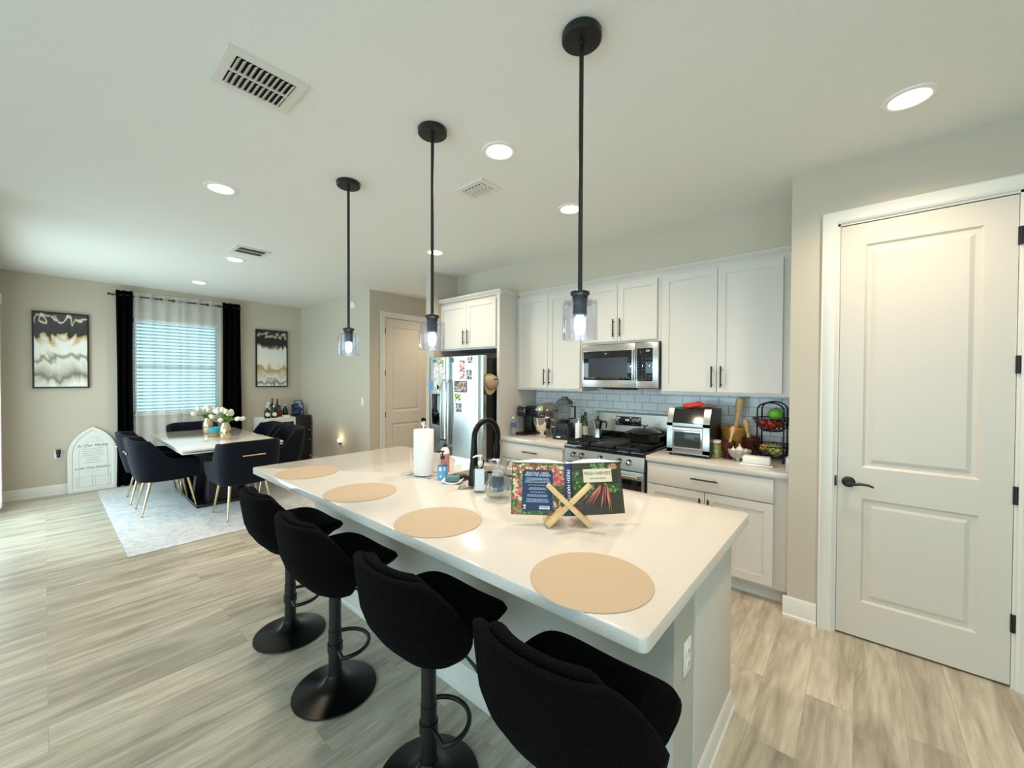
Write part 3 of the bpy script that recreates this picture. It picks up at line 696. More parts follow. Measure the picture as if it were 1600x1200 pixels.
# pots on the range
mp = thing('moka_pot', 'small silver stovetop moka pot on the rear left burner', 'coffee pot', (-1.965, 3.60, .9665))
mb = MB(); mb.lathe([(.048, 0), (.05, .005), (.04, .075), (.036, .085)], n=8); obj('base', mb, M['steel'], mp, ang=20)
mb = MB(); mb.lathe([(.036, .086), (.036, .095), (.05, .165), (.051, .17)], n=8); obj('chamber', mb, M['chrome'], mp, ang=20)
mb = MB(); mb.lathe([(.052, .171), (.03, .185), (.006, .19)], n=8); obj('lid', mb, M['steel'], mp, ang=20)
obj('lid_knob', MB().ball((0, 0, .202), (.010, .010, .014), 10, 8), M['black'], mp)
obj('handle', MB().tube([(.05, 0, .16), (.085, 0, .165), (.095, 0, .15), (.088, 0, .10)], [.008, .009, .009, .006], 8), M['black'], mp)
sk = thing('lidded_pan', 'wide black pan with a domed lid on the rear right burner', 'pan', (-1.50, 3.63, .967))
iron2 = mat('dark_enamel', (24, 20, 18), .3)
obj('pan', MB().lathe([(.10, 0), (.135, .01), (.145, .085), (.15, .09), (.13, .085)]), iron2, sk)
obj('lid', MB().lathe([(.15, .091), (.148, .098), (.10, .118), (.04, .128), (.002, .13)]), iron2, sk)
mb = MB(); mb.cyl((0, 0, .13), (0, 0, .145), .008, n=8); mb.tube([(-.03, 0, .158), (-.015, 0, .148), (.015, 0, .148), (.03, 0, .158)], .006, 8); obj('lid_handle', mb, iron2, sk)
obj('side_handle', MB().tube([(-.13, .04, .07), (-.18, .03, .075), (-.18, -.03, .075), (-.13, -.04, .07)], .008, 8), iron2, sk)
obj('side_handle', MB().tube([(.13, .04, .07), (.17, .03, .075), (.17, -.03, .075), (.13, -.04, .07)], .008, 8), iron2, sk)

# ================================================================ microwave
mx0, mx1, mf, mz0, mz1 = -2.078, -1.320, 3.475, 1.462, 1.875
mw = thing('microwave', 'stainless over-the-range microwave with black glass door', 'microwave', ((mx0+mx1)/2, KY, mz0)); T = Matrix.Translation(-mw.location)
obj('body', MB(T).box((mx0, mf+.035, mz0), (mx1, KY-.01, mz1), .004), M['black'], mw, label='black body behind the steel front')
dr = obj('door', MB(T).box((mx0, mf, mz0+.006), (-1.528, mf+.034, mz1), .005), M['steel'], mw)
obj('window', MB(T).box((mx0+.018, mf-.003, mz0+.075), (-1.56, mf+.002, mz1-.06), .002), M['glossblack'], dr, label='black glass window')
obj('window_mesh', MB(T).box((mx0+.075, mf-.0045, mz0+.10), (-1.60, mf-.0028, mz1-.125)), mat('grey_window_mesh', (46, 50, 58), .25), dr)
obj('handle', MB(T).box((-1.556, mf-.022, mz0+.075), (-1.536, mf-.004, mz1-.055), .005), M['steel'], dr)
cpn = obj('control_panel', MB(T).box((-1.525, mf, mz0+.006), (mx1, mf+.034, mz1), .005), M['steel'], mw)
obj('keypad', MB(T).box((-1.512, mf-.003, mz0+.07), (-1.368, mf+.002, mz1-.05), .002), M['glossblack'], cpn)
mb = MB(T)
for i in range(4):
    for j in range(8): mb.box((-1.50+i*.033, mf-.0042, mz0+.085+j*.026), (-1.488+i*.033, mf-.0028, mz0+.091+j*.026))
obj('buttons', mb, mat('keypad_print', (84, 92, 108), .5), cpn)
text_part('clock_digits', '2:31', .02, frameT(Vector((-1.41, mf-.0042, mz1-.075))-mw.location, (1, 0, 0), (0, 0, 1)), M['display'], cpn)
obj('vent_grille', MB(T).box((-1.86, mf+.01, mz0-.012), (-1.54, mf+.10, mz0-.001), .003), M['black'], mw)
# ================================================================ things on the back counter
r_ = random.Random(11)
wb = thing('water_bottle', 'clear plastic water bottle with blue and white label beside the refrigerator panel', 'bottle', (-2.875, 3.365, CT))
obj('bottle', MB().lathe([(.028, 0), (.031, .006), (.031, .12), (.029, .145), (.012, .185), (.012, .195)], n=20), M['glass'], wb)
obj('label_band', MB().lathe([(.0316, .095), (.0316, .135)], n=20, cap0=False, cap1=False), mat('blue_bottle_label', (70, 92, 160), .5), wb)
obj('cap', MB().lathe([(.014, .193), (.014, .207), (.002, .208)], n=16), M['white'], wb)
cm = thing('pod_coffee_maker', 'narrow black pod coffee maker at the left end of the back counter', 'coffee maker', (-2.862, 3.60, CT), math.radians(6))
obj('base', MB().box((-.062, -.16, 0), (.062, .14, .028), .01), M['black'], cm)
obj('tower', MB().box((-.055, .0, .028), (.055, .13, .30), .012), M['black'], cm)
obj('brew_head', MB().box((-.06, -.14, .205), (.06, .13, .315), .02, 3), M['glossblack'], cm)
obj('lid', MB().box((-.055, -.13, .3155), (.055, .12, .33), .006), M['steel'], cm, label='silver lid')
text_part('brand_lettering', 'KEURIG', .018, frameT((0, -.1405, .265), (1, 0, 0), (0, 0, 1)), mat('grey_print', (150, 150, 150), .5), cm)
# stand mixer : local -x is the front of the head
champ = mat('champagne_metal', (186, 174, 152), .3, .75)
sm = thing('stand_mixer', 'champagne-coloured stand mixer with polished steel bowl', 'mixer', (-2.61, 3.615, CT), math.radians(101))
mb = MB(); R = [mb.sring(-.01, 0, z, rx, ry, 3, 28) for z, rx, ry in ((0, .15, .09), (.012, .155, .095), (.022, .15, .088), (.026, .14, .08))]; mb.skin(R); obj('base', mb, champ, sm)
mb = MB(); R = [mb.sring(x, 0, z, a, b, 2.4, 24) for x, z, a, b in ((.105, .02, .045, .05), (.11, .10, .038, .045), (.11, .20, .04, .045), (.10, .26, .055, .05))]; mb.skin(R); obj('neck', mb, champ, sm)
mb = MB(); R = []
for x, r in ((-.175, .012), (-.17, .035), (-.15, .05), (-.08, .064), (.02, .07), (.10, .068), (.15, .055), (.175, .03), (.18, .008)):
    R.append([mb.v((x, r*math.cos(a), .30+(r*.95)*math.sin(a))) for a in [2*PI*i/24 for i in range(24)]])
mb.skin(R); obj('head', mb, champ, sm)
obj('trim_band', MB().box((-.12, -.0725, .285), (.14, .0725, .297), .002), M['chrome'], sm)
obj('attachment_hub', MB().lathe([(.022, 0), (.024, .012), (.02, .02), (.006, .022)], (-.172, 0, .30), 18, ax=(-1, 0, 0)), M['chrome'], sm)
obj('beater_shaft', MB().lathe([(.028, .24), (.026, .215), (.012, .21), (.008, .15)], (-.085, 0, 0), 16), M['chrome'], sm)
obj('bowl', MB().lathe([(.05, .026), (.052, .034), (.035, .042), (.06, .055), (.09, .10), (.102, .15), (.108, .205), (.111, .208), (.106, .2), (.098, .15), (.086, .10), (.05, .06)], (-.085, 0, 0), 32, cap1=True), M['chrome'], sm)
obj('bowl_handle', MB().tube([(-.085, -.104, .19), (-.085, -.15, .185), (-.085, -.155, .12), (-.085, -.10, .11)], .006, 8), M['chrome'], sm)
obj('speed_lever', MB().tube([(.05, -.068, .285), (.06, -.095, .28), (.075, -.10, .27)], .006, 8), M['black'], sm)
# blender
bd = thing('blender', 'black countertop blender with a clear jar and dark lid', 'blender', (-2.345, 3.575, CT), math.radians(12))
navyp = mat('dark_blue_plastic', (18, 24, 36), .35)
mb = MB(); mb.skin([mb.sring(0, 0, z, a, b, 5, 32) for z, a, b in ((0, .10, .11), (.01, .105, .115), (.09, .10, .11), (.165, .075, .085), (.178, .055, .06))]); bdb = obj('motor_base', mb, navyp, bd)
obj('control_panel', MB().box((-.07, -.113, .055), (.07, -.098, .125), .004), M['black'], bdb)
for x in (-.045, 0, .045): obj('knob', MB().lathe([(.015, 0), (.014, .012), (.002, .013)], (x, -.113, .10), 14, ax=(0, -1, 0)), M['black'], bdb)
obj('badge', MB().box((-.045, -.1155, .022), (.0, -.113, .034)), M['chrome'], bdb)
mb = MB(); mb.skin([mb.sring(0, 0, z, a, a, 3, 24) for z, a in ((.19, .052), (.20, .055), (.36, .076), (.365, .078))], cap1=False); obj('jar', mb, M['smoke'], bd)
mb = MB(); mb.skin([mb.sring(0, 0, z, a, a, 3, 24) for z, a in ((.176, .05), (.19, .054), (.20, .054))]); obj('jar_collar', mb, M['black'], bd)
mb = MB(); mb.skin([mb.sring(0, 0, z, a, a, 3, 24) for z, a in ((.362, .083), (.372, .085), (.39, .078), (.415, .05), (.42, .035), (.44, .032), (.442, .01))]); obj('lid', mb, mat('dark_grey_rubber', (58, 66, 68), .5), bd)
obj('jar_handle', MB().tube([(.075, .0, .34), (.115, .0, .34), (.115, 0, .22), (.055, 0, .21)], .01, 8), M['black'], bd)
# small bottles left of the range
pm = thing('wine_opener', 'tall dark electric corkscrew with clear top behind the blender', 'corkscrew', (-2.20, 3.70, CT))
mb = MB(); mb.lathe([(.032, 0), (.034, .01), (.030, .05), (.020, .12), (.021, .22), (.019, .245)], n=20); obj('body', mb, mat('dark_green_plastic', (22, 30, 26), .3), pm)
obj('clear_top', MB().lathe([(.019, .246), (.021, .27), (.018, .30), (.008, .312)], n=18), M['glass'], pm)
ob = thing('oil_bottle', 'square frosted white glass bottle with a metal pourer beside the range', 'bottle', (-2.158, 3.55, CT))
obj('bottle', MB().box((-.026, -.026, 0), (.026, .026, .18), .008), mat('frosted_white_glass', (222, 226, 226), .3), ob)
obj('pourer', MB().lathe([(.012, .18), (.012, .205), (.007, .215), (.004, .235), (.007, .243), (.002, .25)], n=12), M['chrome'], ob)
for (x, y, lb) in ((-2.175, 3.66, 'green olive oil bottle with dark cap between the frosted bottle and the range'),):
    g = thing('olive_oil_bottle', lb, 'bottle', (x+.03, y, CT))
    obj('bottle', MB().lathe([(.03, 0), (.032, .008), (.032, .16), (.026, .19), (.013, .22), (.012, .25)], n=20), M['greenglass'], g)
    obj('label_band', MB().lathe([(.0326, .05), (.0326, .14)], n=20, cap0=False, cap1=False), mat('olive_label', (202, 196, 168), .6), g)
    obj('cap', MB().lathe([(.0145, .245), (.0145, .285), (.002, .286)], n=14), M['black'], g)
# ---- air fryer oven
af = thing('air_fryer_oven', 'stainless air fryer oven with glass door and black sides', 'toaster oven', (-1.045, 3.575, CT), math.radians(0))
W, D = .165, .17
sdp = [(-D, .02), (-D, .285), (-D+.05, .385), (D, .385), (D, .02)]
mb = MB(); mb.prism([(-W, y, z) for y, z in sdp], (2*W, 0, 0)); obj('body', mb, mat('black_enamel_side', (20, 19, 19), .35), af)
mb = MB()
for x0, x1 in ((-W, -W+.045), (W-.05, W)):
    mb.prism([(x0, -D-.001, .02), (x0, -D-.012, .03), (x0, -D-.012, .275), (x0, -D+.042, .388), (x0, -D+.06, .388), (x0, -D+.06, .37), (x0, -D-.0, .27)], (x1-x0, 0, 0))
mb.box((-W, -D-.012, .245), (W, -D-.001, .27)); mb.box((-W, -D-.012, .022), (W, -D-.001, .06)); obj('front_frame', mb, M['steel'], af)
mb = MB(); mb.prism([(-W+.045, -D-.010, .275), (-W+.045, -D+.041, .385), (-W+.045, -D+.05, .385), (-W+.045, -D-.002, .272)], (2*W-.095, 0, 0)); obj('touch_panel', mb, M['glossblack'], af, label='slanted black touch panel')
dd = obj('door', MB().box((-W+.047, -D-.016, .062), (W-.052, -D-.002, .238), .004), M['steel'], af)
obj('door_glass', MB().box((-W+.06, -D-.018, .075), (W-.065, -D-.0155, .20), .003), mat('dark_door_glass', (52, 60, 58), .12), dd)
mb = MB(); mb.cyl((-W+.06, -D-.036, .222), (W-.065, -D-.036, .222), .007, n=10)
for x in (-W+.075, W-.08): mb.cyl((x, -D-.036, .222), (x, -D-.012, .222), .005, n=8)
obj('handle', mb, M['chrome'], dd)
for x in (-W+.02, W-.02):
    for y in (-D+.02, D-.02): obj('foot', MB().cyl((x, y, 0), (x, y, .021), .012, n=10), M['black'], af)
mt = thing('oven_mitt', 'red and brown oven mitt lying on top of the air fryer oven', 'oven mitt', (-1.045, 3.56, CT+.386), math.radians(6))
mb = MB(); mb.skin([mb.sring(0, 0, z, a, b, 2.4, 26, dz=lambda x, y: .008*math.sin(40*x)) for z, a, b in ((.0085, .08, .06), (.018, .09, .07), (.036, .08, .06), (.048, .045, .03))]); obj('mitt', mb, mat('red_cotton', (200, 52, 44), .8), mt)
mb = MB(); mb.skin([mb.sring(.075, .0, z, a, b, 2.4, 20, dz=lambda x, y: .006*math.sin(50*x)) for z, a, b in ((.007, .09, .045), (.015, .10, .055), (.028, .08, .04))]); obj('thumb', mb, mat('brown_cotton', (120, 84, 66), .8), mt)
# ---- utensils, mortars, jar, bowl
jr = thing('pickle_jar', 'glass jar of green relish with white lid in front of the wooden mortars', 'jar', (-.865, 3.535, CT))
obj('jar', MB().lathe([(.036, 0), (.041, .006), (.041, .10), (.034, .114), (.034, .12)], n=22), mat('jar_of_relish', (122, 122, 52), .15, coat=.6, var=(70, .35)), jr)
obj('lid', MB().lathe([(.037, .12), (.037, .14), (.002, .142)], n=20), M['white'], jr)
def mortar(label, loc, s, m, pm_, tilt, az, pl):
    c = thing('mortar_and_pestle', label, 'mortar', loc)
    obj('mortar', MB().lathe([(.045*s, 0), (.05*s, .008*s), (.028*s, .03*s), (.03*s, .05*s), (.06*s, .09*s), (.072*s, .17*s), (.066*s, .175*s), (.05*s, .10*s), (.005*s, .075*s)], n=28), m, c)
    T = Matrix.Translation((0, 0, .08*s)) @ Matrix.Rotation(az, 4, 'Z') @ Matrix.Rotation(tilt, 4, 'Y')
    mb = MB(T); k = pl
    mb.lathe([(.002, 0), (.02*s, .008), (.022*s, .03), (.014*s, .4*k), (.012*s, .55*k), (.016*s, .58*k), (.014*s, .62*k), (.018*s, .7*k), (.026*s, .85*k), (.022*s, .96*k), (.006*s, k)], n=18); obj('pestle', mb, pm_, c)
mortar('large light bamboo mortar with a tall turned pestle behind the relish jar', (-.785, 3.74, CT), 1.35, M['bamboo'], M['wood'], math.radians(8), math.radians(20), .38)
mortar('small dark red wooden mortar with a light pestle next to the relish jar', (-.785, 3.56, CT), .78, M['redwood'], M['wood'], math.radians(12), math.radians(30), .20)
mortar('brown wooden mortar with pestle between the bamboo mortar and the fruit basket', (-.655, 3.72, CT), .95, M['redwood'], M['wood'], math.radians(-10), math.radians(10), .24)
stone = mat('grey_stone', (168, 162, 150), .85, var=(40, .14), bump=(80, .8, .004))
mo = thing('stone_mortar_bowl', 'grey stone three-legged mortar bowl holding garlic, behind the butter dish', 'mortar', (-.69, 3.50, CT))
obj('bowl', MB().lathe([(.03, .022), (.055, .028), (.075, .055), (.082, .085), (.076, .088), (.062, .06), (.01, .045)], n=26), stone, mo)
for k in range(3): obj('foot', MB().cyl((.04*math.cos(k*2.09+.5), .04*math.sin(k*2.09+.5), .0), (.045*math.cos(k*2.09+.5), .045*math.sin(k*2.09+.5), .035), .010, .018, n=10), stone, mo)
garm = mat('garlic_skin', (226, 214, 204), .6, var=(30, .08))
for k, (dx, dy, dz, r, lb) in enumerate(((.0, .0, .085, .03, 'topmost large garlic bulb in the stone bowl'), (-.042, -.012, .08, .02, 'small garlic bulb at the left side of the stone bowl'), (.045, -.01, .078, .017, 'small garlic clove at the right rim of the stone bowl'))):
    g = thing('garlic_bulb', lb, 'garlic', (-.69+dx, 3.50+dy, CT+dz)); obj('bulb', MB().lathe([(.3*r, -r*.7), (.9*r, -.4*r), (r, 0), (.7*r, .55*r), (.25*r, .9*r), (.15*r, 1.5*r), (.02*r, 1.55*r)], n=14), garm, g)
bt = thing('butter_dish', 'white ceramic butter dish at the front of the right counter', 'butter dish', (-.56, 3.40, CT), math.radians(4))
obj('tray', MB().box((-.105, -.05, 0), (.105, .05, .012), .005), M['white'], bt)
obj('lid', MB().box((-.088, -.038, .0125), (.088, .038, .068), .012, 3), M['white'], bt)
# ---- wire fruit basket, two tiers
bk = thing('fruit_basket', 'black wire two-tier fruit basket at the right end of the counter', 'basket', (-.50, 3.66, CT), 0)
mb = MB(); hw_ = .085
for y in (-.10, .10):
    pts = [(-hw_, y, .004), (-hw_, y, .40)] + [(hw_*math.cos(a), y, .40+.055*math.sin(a)) for a in [PI-PI*i/10 for i in range(1, 10)]] + [(hw_, y, .40), (hw_, y, .004)]
    mb.tube(pts, .0055, 8)
obj('stand', mb, M['blackmetal'], bk)
for z0 in (.03, .235):
    mb = MB()
    def pt(u, v, z0=z0): # bowl surface
        a = 2*PI*u; rr = .062+.068*v; return ((rr*1.0)*math.cos(a), rr*1.15*math.sin(a), z0+.095*v**1.4)
    for v in (0, 1): mb.tube([pt(i/28, v) for i in range(28)], .004 if v else .003, 6, closed=True)
    for k in range(14):
        mb.tube([pt((k+2.4*t/6)/14, t/6) for t in range(7)], .0024, 5); mb.tube([pt((k-2.4*t/6)/14, t/6) for t in range(7)], .0024, 5)
    mb.tube([(-.06, 0, z0), (.06, 0, z0)], .003, 5); mb.tube([(0, -.068, z0), (0, .068, z0)], .003, 5)
    obj('wire_bowl', mb, M['blackmetal'], bk)
red = mat('red_onion_skin', (158, 34, 38), .35, var=(22, .2)); grn = mat('green_apple_skin', (104, 178, 58), .35); sqm = mat('pale_green_squash', (158, 164, 92), .4, var=(12, .12)); yel = mat('yellow_lemon', (236, 178, 60), .4)
def fruit(nm, lb, cat, loc, r, m, stem=None, group=None):
    c = thing(nm, lb, cat, loc, 0, group); mb = MB(); rr = r if isinstance(r, tuple) else (r, r, r*.92)
    mb.ball((0, 0, 0), rr, 18, 12); obj('flesh', mb, m, c)
    if stem: obj('stem', MB().cyl((0, 0, rr[2]*.9), (.004, 0, rr[2]+.012), .004, .003, n=6), stem, c)
brn = mat('brown_stem', (110, 84, 50), .7)
fruit('green_mango', 'large bright green fruit on top of the upper basket', 'fruit', (-.478, 3.645, CT+.365), (.052, .048, .044), grn, brn)
fruit('red_onion', 'red onion lying at the left in the upper basket', 'onion', (-.55, 3.62, CT+.292), .034, red, brn)
fruit('red_onion', 'largest red onion at the front of the upper basket', 'onion', (-.495, 3.598, CT+.283), .038, red, brn)
fruit('red_onion', 'red onion behind the green fruit in the upper basket', 'onion', (-.46, 3.70, CT+.285), .032, red, brn)
fruit('lemon', 'yellow lemon at the left of the lower basket', 'lemon', (-.548, 3.615, CT+.105), (.032, .026, .024), yel)
fruit('green_squash', 'pale green squash lying in the lower basket', 'squash', (-.472, 3.64, CT+.085), (.058, .045, .042), sqm, brn)
fruit('green_squash', 'second pale green squash at the back of the lower basket', 'squash', (-.50, 3.725, CT+.085), (.05, .038, .038), sqm, brn)

# ================================================================ island
IX0, IX1, IY0, IY1 = -3.215, -.382, .945, 2.168
isl = thing('kitchen_island', 'long grey-panelled kitchen island base with white end panel', 'island', (-1.8, 1.7, 0)); T = Matrix.Translation(-isl.location)
IB0, IB1, IBY = -3.15, -.45, 1.345
obj('front_wall', MB(T).box((IB0, IBY, .002), (IB1, 1.555, .879)), mat('island_grey_paint', (186, 184, 172), .6), isl, label='painted drywall knee wall under the overhang')
mb = MB(T)
for p in (((IB0+.01, 1.555, .105), (-2.06, 2.09, .879)), ((-1.21, 1.555, .105), (IB1-.004, 2.09, .879)), ((-2.06, 1.555, .105), (-1.21, 2.09, .655)), ((-2.06, 1.555, .655), (-1.21, 1.685, .879))): mb.box(*p)
mb.box((IB0+.01, 1.555, .002), (IB1-.004, 2.02, .105)); obj('cabinet_body', mb, M['cab'], isl)
obj('end_panel', MB(T).box((IB1-.004, 1.555, .002), (IB1+.008, 2.10, .879), .001), M['cab'], isl, label='white cabinet end panel')
for k in range(5):
    a = IB0+.02+k*(IB1-IB0-.03)/5; b = a+(IB1-IB0-.03)/5-.006
    mb = shaker(a, b, .125, .862, 0, None); mb.bm.transform(T @ Matrix(((1, 0, 0, 0), (0, -1, 0, 2.112), (0, 0, 1, 0), (0, 0, 0, 1))))
    d = obj('door', mb, M['cab'], isl, ang=20)
def bb(p0, p1, n, h=.135):
    prof = [(0, 0), (.022, 0), (.022, .018), (.014, .026), (.014, h-.035), (.009, h-.02), (.009, h-.008), (.004, h), (0, h)]
    mb = MB(T); mb.skin([[mb.v((p0[0]+n[0]*d, p0[1]+n[1]*d, z+.001)) for d, z in prof], [mb.v((p1[0]+n[0]*d, p1[1]+n[1]*d, z+.001)) for d, z in prof]]); return mb
obj('baseboard', bb((IB0-.022, IBY), (IB1+.022, IBY), (0, -1)), M['trim'], isl)
obj('baseboard', bb((IB1+.008, IBY-.0), (IB1+.008, 2.10), (1, 0), .09), M['trim'], isl)
obj('baseboard', bb((IB0, IBY), (IB0, 1.555), (-1, 0)), M['trim'], isl)
ICT = .92
# countertop with sink cut-out
sx0, sx1, sy0, sy1 = -2.03, -1.24, 1.70, 2.10
it = thing('island_countertop', 'white quartz island countertop with an undermount sink cut-out', 'countertop', (-1.8, 1.55, .88)); T = Matrix.Translation(-it.location)
mb = MB(T); z0, z1 = .8795, ICT
def rrect(x0, y0, x1, y1, r, n=5):
    o = []
    for cx, cy, a0 in ((x1-r, y1-r, 0), (x0+r, y1-r, PI/2), (x0+r, y0+r, PI), (x1-r, y0+r, 1.5*PI)):
        for i in range(n+1): a = a0+PI/2*i/n; o.append((cx+r*math.cos(a), cy+r*math.sin(a)))
    return o
o_ = rrect(IX0, IY0, IX1, IY1, .022); n_ = len(o_); i_ = rrect(sx0, sy0, sx1, sy1, .03)
def loop(pts, z, ins=0, cx=-1.8, cy=1.556): return [mb.v((x+(-ins if x > cx else ins), y+(-ins if y > cy else ins), z)) for x, y in pts]
L0 = loop(o_, z0); L1 = loop(o_, z1-.005); L2 = loop(o_, z1-.0015, .0015); L3 = loop(o_, z1, .005)
mb.skin([L0, L1, L2, L3], True, False, False)
J1 = [mb.v((x, y, z1)) for x, y in i_]; J0 = [mb.v((x, y, z0)) for x, y in i_]
mb.skin([J1, J0], True, False, False); mb.skin([L3, J1], True, False, False); mb.skin([J0, L0], True, False, False)
obj('slab', mb, M['quartz'], it, ang=40)
sk_ = thing('kitchen_sink', 'stainless undermount sink in the island behind the black faucet', 'sink', ((sx0+sx1)/2, (sy0+sy1)/2, .66)); T = Matrix.Translation(-sk_.location)
mb = MB(T); a = rrect(sx0-.006, sy0-.006, sx1+.006, sy1+.006, .03); b = rrect(sx0+.02, sy0+.02, sx1-.02, sy1-.02, .03)
mb.skin([[mb.v((x, y, .8790)) for x, y in a], [mb.v((x, y, .70)) for x, y in a], [mb.v((x, y, .682)) for x, y in b]], True, False, True); obj('basin', mb, mat('dark_sink_steel', (96, 98, 98), .3, 1.0), sk_, mods=[('sol', .002)])
obj('drain', MB(T).lathe([(.045, .683), (.045, .686), (.03, .685), (.002, .684)], ((sx0+sx1)/2, (sy0+sy1)/2, 0), 20), M['chrome'], sk_)
# faucet
fa = thing('kitchen_faucet', 'matte black gooseneck faucet standing on the island', 'faucet', (-1.715, 1.652, ICT)); 
obj('base_flange', MB().lathe([(.036, 0), (.036, .004), (.033, .008)], n=22), M['blackmetal'], fa)
cx_, cy_ = .075, .12; d_ = Vector((.03, 1, 0)).normalized()
pts = [Vector((0, 0, .006)), Vector((0, 0, .06)), Vector((0, 0, .14)), Vector((0, 0, .25))]; rs = [.034, .031, .023, .018]
for i in range(1, 13): a = PI-PI*i/12*1.05; pts.append(d_*(.10+.10*math.cos(a))+Vector((0, 0, .275+.10*math.sin(a)))); rs.append(.0165)
pts += [pts[-1]+Vector((-.004, -.002, -.03))]; rs.append(.0165)
obj('spout', MB().tube(pts, rs, 14), M['blackmetal'], fa)
e_ = pts[-1]; obj('spray_head', MB().lathe([(.017, 0), (.021, -.02), (.020, -.09), (.016, -.10)], (e_.x, e_.y, e_.z), 16), M['blackmetal'], fa)
obj('lever', MB().tube([(.02, 0, .09), (.05, -.004, .095), (.075, -.006, .12), (.085, -.006, .16)], [.012, .01, .006, .005], 8), M['blackmetal'], fa)
# outlet on the island end
def outlet(nm, lb, T, cat='outlet', kind='outlet'):
    o = MB(); o.box((-.036, -.007, -.058), (.036, 0, .058), .003); q = obj(nm, o, M['white']); q.matrix_world = T; tag(q, lb, cat)
    if kind == 'outlet':
        for z in (-.022, .022):
            mb = MB(); mb.lathe([(.017, 0), (.017, .0025), (.015, .003)], (0, -.007, z), 18, ax=(0, -1, 0)); f_ = obj('socket', mb, M['white'], q)
            sl = MB(); sl.box((-.007, -.0108, z-.004), (-.005, -.0098, z+.006)); sl.box((.005, -.0108, z-.004), (.007, -.0098, z+.006)); obj('slots', sl, M['dark'], f_)
    else: obj('rocker', MB().box((-.016, -.011, -.033), (.016, -.007, .033), .002), M['white'], q)
    return q
Rx = Matrix(((0, -1, 0, 0), (1, 0, 0, 0), (0, 0, 1, 0), (0, 0, 0, 1)))
outlet('electrical_outlet', 'white double electrical outlet on the right end of the island', Matrix.Translation((IB1+.0005, 1.47, .575)) @ Rx)
# placemats
for k, (x, y, lb) in enumerate(((-.632, 1.118, 'round tan placemat nearest the camera on the island'), (-1.395, 1.128, 'round tan placemat, second from the camera'), (-2.075, 1.135, 'round tan placemat, third from the camera'), (-2.775, 1.140, 'round tan placemat farthest from the camera, nearest the dining table'))):
    p = obj('placemat', MB().lathe([(.187, 0), (.190, .0012), (.188, .0028), (.002, .003)], n=64), M['mat']); p.location = (x, y, ICT+.0003); tag(p, lb, 'placemat', 'round placemats along the island')
# paper towels
pt_ = thing('paper_towel_holder', 'silver paper towel holder standing on the island', 'paper towel holder', (-2.13, 1.60, ICT), math.radians(20))
mb = MB(); mb.tube([(-.085, -.085, .004), (.085, -.085, .004), (.085, .085, .004), (-.085, .085, .004)], .0035, 8, closed=True); mb.tube([(-.085, 0, .004), (.085, 0, .004)], .003, 6); obj('base', mb, M['chrome'], pt_)
obj('center_rod', MB().cyl((0, 0, .004), (0, 0, .325), .005, n=10), M['chrome'], pt_)
obj('finial', MB().ball((0, 0, .335), .017, 14, 10), M['chrome'], pt_)
obj('side_arm', MB().tube([(-.085, -.02, .004), (-.085, -.02, .17), (-.085, .02, .17), (-.085, .02, .004)], .003, 6), M['chrome'], pt_)
rl = obj('paper_towel_roll', MB().lathe([(.0075, .0), (.063, .0), (.064, .002), (.064, .286), (.063, .288), (.0075, .288)], n=36, cap0=False, cap1=False), M['paper']); rl.location = (-2.13, 1.60, ICT+.009); tag(rl, 'white paper towel roll on the silver holder', 'paper towels')
def pump(nm, lb, loc, r, h, body, band, pumpm, rz=0, square=False, z0=.02, z1=.7):
    c = thing(nm, lb, 'soap bottle', loc, rz)
    mb = MB(); e = 4 if square else 2
    mb.skin([mb.sring(0, 0, z, a, a*.85, e, 24) for z, a in ((0, r*.9), (.006, r), (h*.82, r), (h*.93, r*.8), (h, r*.35), (h+.008, r*.35))]); obj('bottle', mb, body, c)
    mb = MB()
    if square: mb.box((-r*.72, -r*.85-.0012, h*z0), (r*.72, -r*.85-.0002, h*z1)); mb.box((-r*.5, -r*.85-.0018, h*z0), (r*.5, -r*.85-.001, h*(z0+.1))) 
    else: mb.skin([mb.sring(0, 0, z, r+.0006, (r+.0006)*.85+.0002, e, 24) for z in (h*z0, h*z1)], cap0=False, cap1=False)
    l_ = obj('label_band', mb, band, c)
    mb = MB(); mb.lathe([(.014, h+.004), (.014, h+.02), (.005, h+.022), (.004, h+.045), (.011, h+.046), (.011, h+.054)], n=14); mb.tube([(0, 0, h+.05), (-.02, -.012, h+.052), (-.038, -.022, h+.045)], [.006, .005, .004], 8); obj('pump', mb, pumpm, c)
    return c, l_
lbl_blue = mat('blue_soap_label', (98, 168, 214), .4); lbl_pink = mat('pink_soap_label', (208, 132, 120), .4)
c_, l_ = pump('hand_soap_bottle', 'clear soap bottle with light blue label and black pump', (-1.955, 1.612, ICT), .034, .125, M['glass'], lbl_blue, M['black'], math.radians(10))
mb = MB(Matrix.Rotation(math.radians(35), 4, 'Z')); mb.box((-.018, -.0302, .06), (.018, -.0285, .082)); mb.box((-.014, -.0302, .02), (.014, -.0285, .032)); obj('label_print', mb, M['white'], l_)
pump('hand_soap_bottle', 'taller soap bottle with a pink label behind the blue one', (-2.11, 1.76, ICT), .034, .165, M['white'], lbl_pink, M['black'], 0, z1=.75)
c_, l_ = pump('hand_lotion_bottle', 'clear square soap bottle with white pump and pale label, by the faucet', (-1.585, 1.575, ICT), .036, .15, M['glass'], mat('pale_blue_label', (222, 230, 234), .4), M['white'], math.radians(38), True, z0=.1, z1=.9)
pump('dish_soap_bottle', 'pink and blue dish soap bottle half hidden behind the lotion bottle', (-1.535, 1.665, ICT), .034, .12, mat('pale_pink_plastic', (214, 196, 200), .3), mat('dark_blue_label', (52, 72, 112), .4), M['white'], 0)
